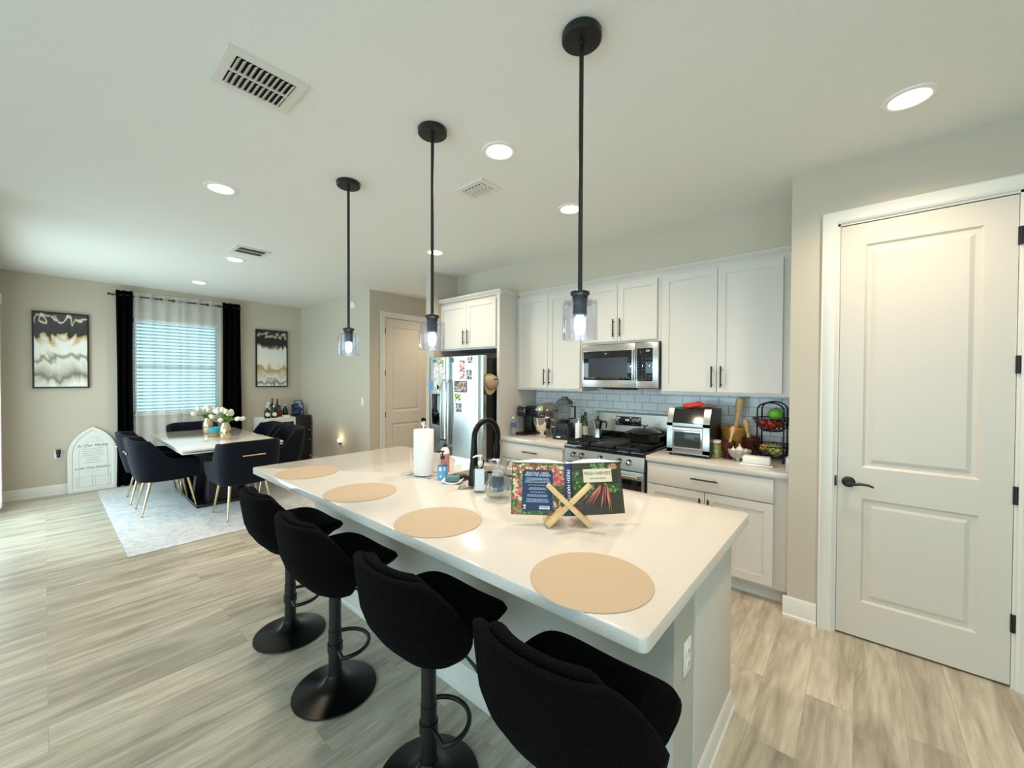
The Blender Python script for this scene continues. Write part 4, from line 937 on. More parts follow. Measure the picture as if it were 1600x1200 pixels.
# sponge tray
sp = thing('sponge_tray', 'white curved sponge tray left of the faucet', 'tray', (-1.845, 1.600, ICT), math.radians(35))
def try_(u, v): x = -.06+.12*u; y = -.04+.08*v; return Vector((x, y, .003+.018*(2*u-1)**2))
obj('tray', MB().grid(try_, 10, 4), M['white'], sp, mods=[('sol', .004)])
s2 = obj('sponge', MB().box((-.04, -.028, 0), (.04, .028, .024), .004), mat('teal_sponge', (92, 126, 132), .9, bump=(120, .8, .004))); s2.location = (-1.845, 1.600, ICT+.018); s2.rotation_euler = (0, 0, math.radians(35)); tag(s2, 'grey-blue sponge resting on the white tray', 'sponge')
br_ = thing('scrub_brush', 'black scrub brush lying behind the sponge tray', 'brush', (-1.86, 1.668, ICT), math.radians(40)); obj('head', MB().box((-.045, -.02, .012), (.045, .02, .038), .01, 3), M['black'], br_); obj('bristles', MB().box((-.04, -.016, .0), (.04, .016, .012)), mat('tan_bristles', (120, 100, 70), .9), br_)
nd = thing('napkin_holder', 'small clear dish at the foot of the faucet', 'dish', (-1.70, 1.575, ICT), math.radians(40))
obj('dish', MB().box((-.045, -.035, 0), (.045, .035, .01), .004), M['glass'], nd); nd.name = 'glass_dish'
# carafe
ca = obj('glass_carafe', MB().lathe([(.03, .004), (.045, .002), (.066, .02), (.076, .055), (.068, .09), (.042, .125), (.036, .145), (.044, .175), (.062, .205), (.0595, .205), (.042, .177), (.0335, .145), (.0395, .125), (.0655, .09), (.0735, .055), (.064, .022), (.03, .008)], n=40, cap0=True, cap1=True), M['glass']); ca.location = (-1.415, 1.545, ICT); tag(ca, 'clear glass carafe with flared rim beside the cookbook', 'carafe')

# ================================================================ cookbook on wooden stand
w2 = Vector((.735, .678, 0)).normalized(); nrm = Vector((w2.y, -w2.x, 0))    # outward, towards the stools
O_ = Vector((-.958, 1.452, ICT)) + w2*.020 + nrm*.030
bs = thing('book_stand', 'light wooden X-shaped book stand under the cookbook', 'book stand', O_)
TB = Matrix(((w2.x, -nrm.x, 0, 0), (w2.y, -nrm.y, 0, 0), (0, 0, 1, 0), (0, 0, 0, 1)))   # local x = width, local y = away from the viewer
for s in (1, -1):
    a = math.radians(46)*s; mb = MB(TB @ Matrix.Translation((0, 0, .0955)) @ Matrix.Rotation(-a, 4, 'Y'))
    q0, q1 = (-.126, .126)
    if s == 1: mb.box((-.010, -.012, q0), (.010, .008, q1), .002)
    else: mb.box((-.010, -.012, q0), (.010, .008, -.0105), .002); mb.box((-.010, -.012, .0105), (.010, .008, q1), .002)
    mb.box((-.010, .008, q0), (.010, .14, -.03), .002)
    obj('board', mb, M['wood'], bs)
tilt = math.radians(15)
bo = thing('cookbook', 'open cookbook with vegetables on its covers, propped on the wooden stand', 'book', O_ + Vector((0, 0, 0)) - nrm*.024 + w2*.008 + Vector((0, 0, .040)))
up = Vector((0, 0, math.cos(tilt))) - nrm*math.sin(tilt)
cw, ch, th = .236, .222, .0035
CTs = {}
for side, nm in ((-1, 'back_cover'), (1, 'front_cover')):
    xd = (w2 - nrm*(.14*side)).normalized()
    z_ = xd.cross(up).normalized(); u_ = z_.cross(xd).normalized()
    org = w2*(.0175*side)
    Tc = Matrix(((xd.x, u_.x, z_.x, org.x), (xd.y, u_.y, z_.y, org.y), (xd.z, u_.z, z_.z, org.z), (0, 0, 0, 1))); CTs[side] = Tc
def blobs(mb, n, rect, cols, rr, rn, z=.0006):
    x0, y0, x1, y1 = rect
    for i in range(int(n*1.7)):
        r = rn.uniform(*rr)*.78; x = rn.uniform(x0+r, x1-r); y = rn.uniform(y0+r*.7, y1-r*.7); mb.mi = rn.choice(cols)
        k = 9; a0 = rn.uniform(0, PI); zz = z+i*.0000035; e = rn.uniform(.55, 1)
        mb.f([mb.v((x+r*math.cos(2*PI*j/k)*math.cos(a0)-r*e*.8*math.sin(2*PI*j/k)*math.sin(a0)*0, y+r*e*.8*math.sin(2*PI*j/k), zz)) for j in range(k)])
cols = [mat('print_'+n, c, .35) for n, c in (('dark_olive', (56, 50, 34)), ('leaf_green', (54, 92, 38)), ('light_green', (112, 150, 80)), ('tomato_red', (190, 60, 52)), ('radish_pink', (214, 96, 104)), ('carrot_orange', (206, 104, 60)), ('cauliflower', (214, 198, 156)), ('beet_purple', (88, 36, 44)), ('root_tan', (190, 140, 110)), ('navy', (24, 46, 84)), ('cream', (226, 214, 184)))]
rn = random.Random(5)
Tc = CTs[-1]
mb = MB(Tc); mb.mi = 1; mb.box((-cw, 0, -th), (0, ch, 0))
blobs(mb, 60, (-cw, ch*.78, 0, ch), [3, 5, 6, 2, 5], (.008, .016), rn); blobs(mb, 50, (-cw, ch*.25, -cw*.72, ch*.8), [3, 4, 6, 6, 2], (.008, .018), rn); blobs(mb, 40, (-cw, 0, -cw*.7, ch*.28), [3, 3, 1, 2], (.008, .016), rn)
blobs(mb, 50, (-cw*.32, ch*.55, 0, ch*.98), [4, 4, 3, 8], (.007, .013), rn); blobs(mb, 60, (-cw*.34, 0, 0, ch*.55), [7, 7, 0, 6, 3, 8], (.005, .012), rn); blobs(mb, 40, (-cw*.8, 0, -cw*.1, ch*.12), [1, 2, 0, 1], (.007, .014), rn)
bc = obj('back_cover', mb, cols, bo)
pan = MB(Tc); 
pp = rrect(-cw*.80, ch*.085, -cw*.235, ch*.86, .012)
pan.prism([(x, y, .0011) for x, y in pp], (0, 0, .0006)); pn = obj('blurb_panel', pan, cols[9], bc)
for (s, y, sz, xs) in (('SEASONAL, FRESH,', .80, .0125, 1), ('FROM THE GARDEN', .755, .0125, 1)):
    text_part('heading', s, sz, Tc @ Matrix.Translation((-cw*.515, ch*y, .0018)), M['white'], pn, extrude=.0002)
mb = MB(Tc)
yy = .70
for g, (n, ww, col) in enumerate(((4, .48, 0), (1, .36, 1), (2, .34, 0), (1, .30, 0), (2, .38, 0), (3, .46, 0))):
    for k in range(n):
        w_ = cw*ww*rn.uniform(.86, 1); mb.mi = 0 if col == 0 else 1
        x = -cw*.515-w_/2; xe = x+w_
        while x < xe:
            l = rn.uniform(.004, .011); mb.box((x, ch*yy-.0013, .0018), (min(x+l, xe), ch*yy+.0013, .0021)); x += l+.002
        yy -= .026
    yy -= .028
obj('blurb_lines', mb, [mat('pale_blue_ink', (176, 194, 214), .5), mat('gold_ink', (196, 168, 92), .5)], pn)
obj('barcode_box', MB(Tc).box((-cw*.48, ch*.115, .0018), (-cw*.29, ch*.175, .0022)), M['white'], pn)
mb = MB(Tc); x = -cw*.47
while x < -cw*.31: l = rn.uniform(.0006, .0016); mb.box((x, ch*.13, .0022), (x+l, ch*.17, .0024)); x += l+rn.uniform(.0008, .0016)
obj('barcode', mb, M['black'], pn)
mb = MB(Tc); mb.box((-cw*.76, ch*.12, .0018), (-cw*.74, ch*.17, .0021)); mb.box((-cw*.775, ch*.165, .0018), (-cw*.725, ch*.19, .0021)); mb.box((-cw*.775, ch*.115, .0018), (-cw*.725, ch*.125, .0021)); obj('publisher_mark', mb, cols[10], pn)
# spine
mb = MB(frameT((0, 0, 0), w2, up)); 
sp_ = [mb.v((x, 0, z)) for x, z in ((-.0175, 0), (-.009, .005), (.009, .005), (.0175, 0), (.0175, -.003), (-.0175, -.003))]; sq = [mb.v((x, ch, z)) for x, z in ((-.0175, 0), (-.009, .005), (.009, .005), (.0175, 0), (.0175, -.003), (-.0175, -.003))]
mb.skin([sp_, sq]); spn = obj('spine', mb, cols[9], bo)
text_part('spine_lettering', 'FRESH HARVEST', .021, frameT(up*.12+w2*.0+(-w2.cross(up)*-1)*.0055, -up, w2), M['white'], spn, extrude=.0002)
# front cover
Tc = CTs[1]; mb = MB(Tc); mb.mi = 0; mb.box((0, 0, -th), (cw, ch, 0))
blobs(mb, 60, (0, ch*.30, cw*.34, ch*.88), [1, 1, 2, 1, 0], (.008, .016), rn); blobs(mb, 30, (cw*.3, ch*.38, cw*.45, ch*.62), [1, 2], (.006, .012), rn)
blobs(mb, 34, (cw*.38, ch*.82, cw*.72, ch), [2, 1, 2], (.005, .011), rn); blobs(mb, 36, (cw*.62, ch*.40, cw*.97, ch*.60), [1, 2, 1], (.006, .012), rn); blobs(mb, 30, (0, .0, cw*.2, ch*.30), [1, 0, 7], (.006, .014), rn); blobs(mb, 10, (cw*.7, ch*.84, cw*.97, ch*.98), [8], (.012, .018), rn)
fc_ = obj('front_cover', mb, cols, bo)
mb = MB(Tc)
for k in range(15):
    t = k/14; x0 = cw*(.52+.16*t+.03*rn.random()); y0 = ch*(.58-.10*rn.random()); x1 = cw*(.14+.60*t); y1 = ch*(.02+.10*rn.random()+.22*(1-t)**2); wd = rn.uniform(.0022, .0042); mb.mi = rn.choice([7, 7, 8, 5, 8])
    d = Vector((x1-x0, y1-y0, 0)).normalized(); p = Vector((-d.y, d.x, 0)); z = .0014+k*.00012
    A = Vector((x0, y0, z)); B = Vector((x1, y1, z)); Mid = A.lerp(B, .35)
    mb.f([mb.v(A+p*wd*.6), mb.v(Mid+p*wd), mb.v(B), mb.v(Mid-p*wd), mb.v(A-p*wd*.6)])
obj('carrots', mb, cols, fc_)
lb_ = obj('title_label', MB(Tc).box((cw*.24, ch*.62, .0012), (cw*.80, ch*.88, .0032)), cols[10], fc_)
text_part('title_lettering', 'FRESH HARVEST', .0205, Tc @ Matrix.Translation((cw*.52, ch*.79, .0034)), M['black'], lb_, extrude=.0002, xs=.86)
text_part('subtitle_lettering', 'FROM THE MARKET', .0085, Tc @ Matrix.Translation((cw*.52, ch*.69, .0034)), cols[0], lb_, extrude=.0002)
mb = MB(Tc); mb.box((cw*.06, ch*.925, .0008), (cw*.95, ch*.935, .0012)); mb.box((cw*.94, ch*.03, .0008), (cw*.95, ch*.93, .0012)); obj('cover_border', mb, mat('faded_border_ink', (92, 84, 58), .5), fc_)
# fanned pages behind the covers
mb = MB()
for side in (-1, 1):
    Tc = CTs[side]; mb.T = Tc
    pts = [(0, -.004), (0, -.024), (side*.03, -.032), (side*.075, -.036), (side*.13, -.030), (side*.18, -.018), (side*(cw-.008), -.006), (side*(cw-.008), -.004)]
    mb.skin([[mb.v((x, .006, z)) for x, z in pts], [mb.v((x, ch+.004+.016*math.sin(min(1, abs(x)/.22)*PI), z)) for x, z in pts]])
obj('page_block', mb, mat('white_pages', (226, 224, 218), .7), bo)
# ================================================================ bar stools
def stool(label):
    c = thing('bar_stool', label, 'bar stool', (0, 0, 0), 0, 'black bar stools along the island')
    mb = MB(); mb.lathe([(.189, 0), (.196, .004), (.194, .010), (.17, .017), (.10, .032), (.055, .052), (.036, .078), (.033, .085)], n=48); obj('base_plate', mb, M['blackmetal'], c)
    mb = MB(); mb.cyl((0, 0, .08), (0, 0, .30), .031, n=24); mb.cyl((0, 0, .30), (0, 0, .51), .0285, n=20); obj('column', mb, M['black'], c)
    zf = .215
    pts = []
    for i in range(25):
        t = PI*1.08-(PI*1.16)*i/24; x, y = .118*math.cos(t), .045+.115*math.sin(t)
        q = Matrix.Rotation(math.radians(-18), 2) @ Vector((x, y)); pts.append((q.x, q.y, zf))
    pts = [(-.028, .0, zf)]+pts+[(.028, .0, zf)]
    mb = MB(); mb.tube(pts, .0095, 10); mb.cyl((0, 0, zf-.02), (0, 0, zf+.02), .036, n=22); obj('footrest', mb, M['black'], c)
    obj('lever', MB().tube([(.03, .05, .505), (.10, .09, .49), (.14, .11, .45), (.155, .12, .425)], [.005, .005, .007, .008], 8), M['black'], c)
    # padded seat bucket, belly under the pole
    mb = MB(); R = []
    for z, rx, ry, cy, e in ((.492, .045, .045, .02, 2), (.50, .07, .08, .04, 2), (.525, .10, .12, .06, 2.1), (.555, .135, .155, .065, 2.3), (.59, .18, .185, .06, 2.6), (.612, .222, .215, .05, 3.0), (.64, .246, .230, .04, 3.4), (.658, .236, .222, .038, 3.4), (.667, .20, .205, .02, 3.2), (.669, .15, .16, .02, 3), (.670, .02, .02, .02, 2)):
        R.append(mb.sring(0, cy, z, rx, ry, e, 44, dz=lambda x, y: (.022*(abs(x)/.23)**2 + (.02*max(0, -y/.2)) - .035*max(0, (y-.13)/.12)**2)))
    mb.skin(R); obj('seat', mb, M['boucle'], c)
    # wrapped backrest: outer shell and inner pad, each a rounded closed section
    def back(r0, th, ztop, zside, amax, zbot, lean, yoff, belly):
        sec = []; n = 26
        for i in range(n+1):
            u = -1+2*i/n; a = u*amax; k = abs(u)
            top = ztop - (ztop-zside)*max(0, (k-.46)/.54)**1.8; 
            pts = []
            m = 7
            def P(z, off):
                t = (z-zbot)/(ztop-zbot)
                r = (r0*(belly+(1-belly)*math.sin(min(1, t*1.65)*PI/2)**.75)) + off
                x = math.copysign(abs(math.sin(a))**.85, math.sin(a))*r*1.04; y = -abs(math.cos(a))**.85*r*.84 - lean*max(0, t)**1.3 + yoff
                return (x, y, z)
            zz = [zbot+(top-zbot)*j/m for j in range(m+1)]
            tk = th*(1 if k < .92 else max(.35, 1-(k-.92)/.08*.65))
            for z in zz[:-1]: pts.append(P(z, tk/2))
            for j in range(1, 6): b = PI*j/6; pts.append(P(top-.0+tk*.5*math.sin(b), tk/2*math.cos(b)))
            for z in zz[:-1][::-1]: pts.append(P(z, -tk/2))
            sec.append(pts)
        return MB().shell(sec)
    obj('backrest', back(.243, .050, .872, .62, math.radians(92), .484, .05, .025, .22), M['boucle'], c, ang=60)
    obj('back_cushion', back(.200, .054, .878, .66, math.radians(76), .60, .045, .020, .92), M['boucle'], c, ang=60)
    return c
SL = [(-.587, .95, 'black boucle bar stool nearest the camera, cut off by the bottom edge of the photo'), (-1.238, .955, 'black boucle bar stool, second from the camera'), (-1.96, .935, 'black boucle bar stool, third from the camera'), (-2.60, .965, 'black boucle bar stool farthest from the camera, nearest the dining chairs')]
s0 = stool(SL[0][2]); s0.location = (SL[0][0], SL[0][1], 0)
for x, y, lb in SL[1:]: dup(s0, (x, y, 0), 0, lb)

# ================================================================ pendants and ceiling fittings
def pendant(label):
    c = thing('pendant_lamp', label, 'pendant lamp', (0, 0, CE), 0, 'glass pendants in a row over the island')
    obj('canopy', MB().lathe([(.073, -.001), (.075, -.004), (.075, -.026), (.07, -.031), (.012, -.033), (.010, -.045), (.002, -.046)], n=40), M['black'], c)
    obj('stem', MB().cyl((0, 0, -.04), (0, 0, -.985), .0085, n=14), M['black'], c)
    z = 1.70-CE
    obj('cap', MB().lathe([(.012, z+.19), (.036, z+.182), (.037, z+.172), (.030, z+.166), (.029, z+.148)], n=28), M['black'], c)
    obj('socket', MB().lathe([(.027, z+.147), (.027, z+.095), (.02, z+.092)], n=24), mat('dark_grey_socket', (44, 50, 60), .35, .5), c)
    sh = obj('glass_shade', MB().lathe([(.028, z+.147), (.064, z+.146), (.067, z+.141), (.067, z+.002), (.0655, z), (.061, z+.002), (.061, z+.138), (.028, z+.140)], n=44, cap0=False, cap1=False), M['shade'], c)
    obj('bulb', MB().lathe([(.012, z+.093), (.02, z+.082), (.0215, z+.05), (.018, z+.03), (.008, z+.02), (.001, z+.018)], n=20), M['bulb'], c)
    return c
p0 = pendant('black stem pendant with clear glass shade nearest the camera'); p0.location = (-.812, 1.34, CE)
dup(p0, (-1.716, 1.343, CE), 0, 'middle one of the three black pendants over the island'); dup(p0, (-2.608, 1.34, CE), 0, 'black pendant farthest from the camera, nearest the dining table')
for x in (-.812, -1.716, -2.608):
    l = bpy.data.lights.new('pendant_glow', 'POINT'); l.energy = 4; l.color = (.82, .92, 1); l.shadow_soft_size = .03
    o = bpy.data.objects.new('pendant_glow', l); COL.objects.link(o); o.location = (x, 1.34, 1.675)
DL = [(.163, 2.63, 'round recessed ceiling light above the pantry door, rightmost in the photo'), (-1.585, 1.72, 'large round recessed ceiling light between the near and middle pendants'), (-1.70, 2.655, 'round recessed ceiling light beside the nearest pendant stem, above the range'),
      (-3.351, 2.661, 'round recessed ceiling light behind the middle pendant stem, by the refrigerator'), (-3.364, .808, 'round recessed ceiling light at the left, between the large vent and the dining side'), (-5.256, 1.389, 'round recessed ceiling light next to the far vent'), (-6.91, 1.403, 'round recessed ceiling light farthest away, above the dining table')]
def downlight(label):
    c = thing('ceiling_light', label, 'ceiling light', (0, 0, CE), 0, 'recessed ceiling lights')
    obj('trim_ring', MB().lathe([(.098, -.0005), (.097, -.005), (.080, -.009), (.073, -.006)], n=40, cap0=False, cap1=False), M['white'], c)
    obj('lens', MB().lathe([(.073, -.006), (.06, -.012), (.03, -.0155), (.002, -.016)], n=32, cap1=False), M['led'], c)
    return c
dl0 = downlight(DL[0][2]); dl0.location = (DL[0][0], DL[0][1], CE)
DL += [(.163, .80, 'added unseen recessed ceiling light above the camera, warming the pantry side'), (-4.75, 4.2, 'added unseen recessed ceiling light in the hall, warming the hall door')]  # two unseen downlights, added to warm the pantry side and the hall door
for x, y, lb in DL[1:]: dup(dl0, (x, y, CE), 0, lb)
for x, y, lb in DL:
    l = bpy.data.lights.new('downlight_beam', 'SPOT'); l.energy = 80 if y > 1.5 else 62; l.color = (1, .80, .60); l.spot_size = math.radians(150); l.spot_blend = .9; l.shadow_soft_size = .07
    o = bpy.data.objects.new('downlight_beam', l); COL.objects.link(o); o.location = (x, y, CE-.035)
def vent(label, x0, y0, x1, y1, n, rows_along_x, flip=1, dark=True):
    cx, cy = (x0+x1)/2, (y0+y1)/2; c = thing('air_vent', label, 'vent', (cx, cy, CE), 0, 'ceiling air vents')
    a, b = (x1-x0)/2, (y1-y0)/2; f = .038; T = Matrix()
    mb = MB(); 
    for (p, q, r, s) in ((-a, -b, a, -b+f), (-a, b-f, a, b), (-a, -b+f, -a+f, b-f), (a-f, -b+f, a, b-f)): mb.box((p, q, -.008), (r, s, -.0005))
    if rows_along_x: mb.box((-.006, -b+f, -.010), (.006, b-f, -.0025))
    else: mb.box((-a+f, -.006, -.010), (a-f, .006, -.0025))
    obj('frame', mb, M['trim'], c)
    obj('duct_opening', MB().box((-a+f, -b+f, -.0024), (a-f, b-f, -.0006)), M['dark'], c)
    mb = MB()
    if rows_along_x:
        L = 2*b-2*f
        for i in range(n):
            y = -b+f+(i+.5)*L/n
            mb.T = Matrix.Translation((0, y, -.011)) @ Matrix.Rotation(math.radians(40*flip), 4, 'X')
            mb.box((-a+f+.002, -.009, -.0006), (-.006, .009, .0006)); mb.box((.006, -.009, -.0006), (a-f-.002, .009, .0006))
    else:
        L = 2*a-2*f
        for i in range(n):
            x = -a+f+(i+.5)*L/n
            mb.T = Matrix.Translation((x, 0, -.011)) @ Matrix.Rotation(math.radians(40*flip), 4, 'Y')
            mb.box((-.009, -b+f+.002, -.0006), (.009, -.006, .0006)); mb.box((-.009, .006, -.0006), (.009, b-f-.002, .0006))
    obj('louvres', mb, M['trim'], c)
vent('large white ceiling vent with dark slots nearest the camera', -2.17, .48, -1.885, .785, 11, True, 1)
vent('white ceiling vent between the middle and nearest pendants, slats closed', -2.145, 1.872, -1.88, 2.065, 6, False, -1)
vent('small white ceiling vent far away beside the dining room ceiling light', -4.94, 1.25, -4.66, 1.565, 10, True, 1)
# smoke detector, switch, night light on the middle wall
sd = thing('smoke_detector', 'round white smoke detector high on the pale wall beside the hall', 'smoke detector', (-5.962, 3.149, 2.68))
obj('housing', MB().lathe([(.062, 0), (.062, .018), (.05, .034), (.002, .036)], n=28, ax=(0, -1, 0)), M['white'], sd)
outlet('light_switch', 'white rocker light switch on the pale wall beside the hall corner', Matrix.Translation((-5.70, 3.1495, 1.19)), 'switch', 'switch')
nl = thing('night_light', 'small glowing plug-in night light low on the pale wall', 'night light', (-6.38, 3.149, .50))
obj('outlet_plate', MB().box((-.036, -.006, -.058), (.036, 0, .058), .003), M['white'], nl)
obj('body', MB().box((-.022, -.04, -.035), (.022, -.006, .005), .005), mat('grey_plug_body', (90, 88, 82), .5), nl)
obj('globe', MB().ball((0, -.035, .032), (.024, .024, .030), 16, 12), emis('warm_night_glow', (255, 240, 200), 6), nl)
l = bpy.data.lights.new('night_light_glow', 'POINT'); l.energy = .8; l.color = (1, .82, .5); l.shadow_soft_size = .03
o = bpy.data.objects.new('night_light_glow', l); COL.objects.link(o); o.location = (-6.38, 3.06, .58)
Ry = Matrix(((0, 1, 0, 0), (-1, 0, 0, 0), (0, 0, 1, 0), (0, 0, 0, 1)))
q = outlet('electrical_outlet', 'white wall outlet with a black plug-in device, left of the arched sign', Matrix.Translation((XD+.0005, .112, .53)) @ Rx)
pl = thing('plug_in_freshener', 'black plug-in device in the wall outlet left of the arched sign', 'air freshener', (XD+.02, .112, .56)); obj('body', MB().box((-.006, -.022, -.02), (.035, .022, .035), .006), M['black'], pl); obj('refill', MB().lathe([(.015, -.07), (.017, -.065), (.017, -.03), (.012, -.02)], (.02, 0, 0), 16), M['glossblack'], pl)

# ================================================================ curtains
def pleat(y0, y1, z0, z1, n, amp, x, wob=0, top_in=0, bulge=0):
    def fn(u, v):
        y = y0+(y1-y0)*u; z = z0+(z1-z0)*v
        yc = (y0+y1)/2; k = 1 - top_in*v + bulge*(1-v)
        return Vector((x+amp*math.sin(2*PI*n*u+.6*math.sin(3*v+wob))*(1 if v < .97 else .8)+.006*math.sin(9*v+5*u), yc+(y-yc)*k + wob*.012*math.sin(4*v+u*3), z))
    return MB().grid(fn, int(n*12), 26)
rod = thing('curtain_rod', 'thin black curtain rod above the dining window', 'curtain rod', (XD+.09, 1.33, 2.70))
obj('rod', MB().cyl((0, -.735, 0), (0, .81, 0), .009, n=12), M['black'], rod)
for y in (-.742, .817): obj('finial', MB().ball((0, y, 0), .016, 12, 8), M['black'], rod)
for y in (-.70, .0, .78): obj('bracket', MB().tube([(-.088, y, .0), (-.03, y, -.012), (0, y, -.012)], .006, 6), M['black'], rod)
cu = [('curtain', 'long black curtain hanging left of the dining window', .66, .83, 'curtain', 2.5, .035), ('curtain', 'long black curtain hanging right of the dining window', 1.895, 2.15, 'curtain', 3, .035)]
for nm, lb, a, b, m_, n, amp in cu:
    o = obj(nm, pleat(a, b, .015, 2.765, n, amp, XD+.095, .7 if a < 1 else .2, .06, .12), M[m_], mods=[('sol', .003)], ang=80); tag(o, lb, 'curtain', 'curtains at the dining window')
for lb, a, b, n in (('sheer white curtain panel covering the left half of the window', .845, 1.37, 3.5), ('sheer white curtain panel covering the right half of the window', 1.375, 1.875, 3)):
    c = thing('sheer_curtain', lb, 'curtain', (XD+.09, (a+b)/2, 0), 0, 'sheer curtains at the dining window'); T = Matrix.Translation(-c.location)
    g = pleat(a, b, .02, 2.76, n, .028, XD+.09, .4); g.bm.transform(T); obj('panel', g, M['sheer'], c, ang=80)
    for k in range(int(n)+1):
        y = a+(b-a)*(k+.35)/(n+.5)
        obj('grommet', MB(T).tube([(XD+.09, y+.022*math.cos(t), 2.70+.022*math.sin(t)) for t in [2*PI*i/14 for i in range(14)]], .004, 6, closed=True), M['black'], c)

# ================================================================ pictures
A1 = art_mat('black_white_gold_pour', 3.1, [(.0, (236, 234, 226)), (.08, (206, 200, 184)), (.14, (120, 116, 104)), (.22, (196, 190, 172)), (.34, (232, 230, 222)), (.40, (140, 132, 104)), (.46, (236, 232, 218)), (.58, (242, 240, 232)), (.66, (206, 176, 118)), (.69, (40, 38, 36)), (.90, (66, 62, 58)), (.93, (232, 224, 200)), (.97, (70, 66, 60))], .42)
A2 = art_mat('black_cream_gold_pour', 7.9, [(.0, (234, 232, 226)), (.06, (120, 116, 112)), (.12, (226, 222, 212)), (.22, (206, 196, 168)), (.32, (164, 148, 104)), (.36, (222, 212, 186)), (.42, (232, 228, 214)), (.68, (222, 222, 216)), (.72, (128, 112, 80)), (.75, (34, 30, 28)), (.88, (28, 26, 24)), (.91, (196, 184, 160)), (.95, (40, 36, 32))], .34)
for lb, y0, y1, z0, z1, am in (('large framed black, white and gold abstract painting left of the window', -.10, .40, 1.40, 2.385, A1), ('smaller framed black and cream abstract painting right of the window', 2.395, 2.905, 1.385, 2.39, A2)):
    c = thing('picture', lb, 'picture', (XD+.002, (y0+y1)/2, (z0+z1)/2)); T = Matrix.Translation(-c.location); x = XD+.002
    mb = MB(T); t = .017
    for p in (((x, y0, z0), (x+.035, y0+t, z1)), ((x, y1-t, z0), (x+.035, y1, z1)), ((x, y0+t, z0), (x+.035, y1-t, z0+t)), ((x, y0+t, z1-t), (x+.035, y1-t, z1))): mb.box(*p)
    obj('frame', mb, M['black'], c)
    obj('canvas', MB(T).box((x+.004, y0+t+.001, z0+t+.001), (x+.028, y1-t-.001, z1-t-.001)), am, c)

# arched sign leaning on the wall
sg = thing('arched_sign', 'white arched wooden sign with black script leaning on the wall beside the curtain', 'sign', (XD+.055, .425, .002))
tl = math.radians(-2.2); TS = Matrix.Rotation(tl, 4, 'Y') @ Matrix(((0, 0, 1, 0), (1, 0, 0, 0), (0, 1, 0, 0), (0, 0, 0, 1)))    # local x -> +Y, y -> up, z -> +X
def gothic(wd, hs, ht, ins):
    w_ = wd/2-ins; P_l = [(-w_, ins), (w_, ins), (w_, hs)]
    n = 12; H = ht-ins-hs; Rr = (w_*w_+H*H)/(2*w_); am = math.asin(min(1, H/Rr))
    for i in range(1, n): P_l.append((w_-Rr+Rr*math.cos(am*i/n), hs+Rr*math.sin(am*i/n)))
    P_l.append((0, ht-ins)); P_l += [(-x, y) for x, y in P_l[3:-1][::-1]]; P_l.append((-w_, hs)); return P_l
signw = mat('whitewashed_wood', (224, 223, 216), .6)
mb = MB(TS)
g0 = gothic(.47, .50, .865, 0); g1 = gothic(.47, .50, .865, .04); g2 = gothic(.47, .50, .865, .05)
rB = [mb.v((x, y, 0)) for x, y in g0]; rF = [mb.v((x, y, .022)) for x, y in g0]; r1_ = [mb.v((x, y, .022)) for x, y in g1]; r2_ = [mb.v((x, y, .012)) for x, y in g2]
mb.skin([rB, rF, r1_, r2_]); obj('board', mb, signw, sg, ang=25)
mb = MB(TS); pr_ = [(x*1.0, y) for x, y in gothic(.37, .50, .79, .045)]; pr2 = gothic(.37, .50, .79, .052)
a_ = [mb.v((x, y, .0122)) for x, y in pr_]; b_ = [mb.v((x, y, .018)) for x, y in pr_]; c2 = [mb.v((x, y, .018)) for x, y in pr2]; d_2 = [mb.v((x, y, .0122)) for x, y in pr2]; mb.skin([a_, b_, c2, d_2], True, False, False); obj('inner_moulding', mb, signw, sg, ang=25)
mb = MB(TS)
for x0 in (-.165, .01):
    x1, y0, y1 = x0+.155, .065, .205
    for p in ((x0, y0, x1, y0+.008), (x0, y1-.008, x1, y1), (x0, y0, x0+.008, y1), (x1-.008, y0, x1, y1)): mb.box((p[0], p[1], .0122), (p[2], p[3], .018))
obj('lower_panels', mb, signw, sg)
ink = mat('black_script_ink', (60, 58, 54), .6)
text_part('script_lettering', 'In Our Home', .052, TS @ Matrix.Translation((0, .615, .013)), ink, sg, shear=.35, extrude=.0003)
text_part('script_lettering', 'Love One Another', .044, TS @ Matrix.Translation((0, .315, .013)), ink, sg, shear=.35, extrude=.0003)
mb = MB(TS); rn = random.Random(3)
for k, y in enumerate((.57, .54, .512, .482, .452, .422, .385)):
    w_ = (.19, .20, .19, .20, .12, .13, .15)[k]; x = -w_/2
    while x < w_/2: l = rn.uniform(.008, .022); mb.box((x, y-.003, .0122), (min(w_/2, x+l), y+.003, .0128)); x += l+.005
mb.box((-.06, .665, .0122), (.06, .667, .0128)); mb.box((-.07, .262, .0122), (.07, .264, .0128)); obj('small_print', mb, mat('grey_print_ink', (150, 148, 142), .6), sg)

# ================================================================ dining table, chairs, rug
rug = obj('area_rug', MB().box((-7.80, .455, .001), (-4.72, 2.55, .010), .003), M['rug']); tag(rug, 'pale grey mottled area rug under the dining table', 'rug')
tb = thing('dining_table', 'white glass-topped dining table with a black pedestal', 'table', (-6.47, 1.45, .0105))
T = Matrix.Translation((0, 0, -.0105))
obj('tabletop', MB(T).box((-1.02, -.50, .742), (1.02, .50, .762), .003), M['marble'], tb, label='glossy white marbled glass top')
obj('extension_leaf', MB(T).box((-.95, -.495, .716), (1.015, .495, .730), .002), M['marble'], tb)
obj('rail', MB(T).box((-.85, -.35, .66), (.85, .35, .714), .004), M['black'], tb)
obj('rail_bracket', MB(T).box((.852, -.03, .655), (.90, .03, .712), .004), M['chrome'], tb)
obj('base_plate', MB(T).box((-.62, -.30, .0105), (.62, .30, .05), .005), M['glossblack'], tb)
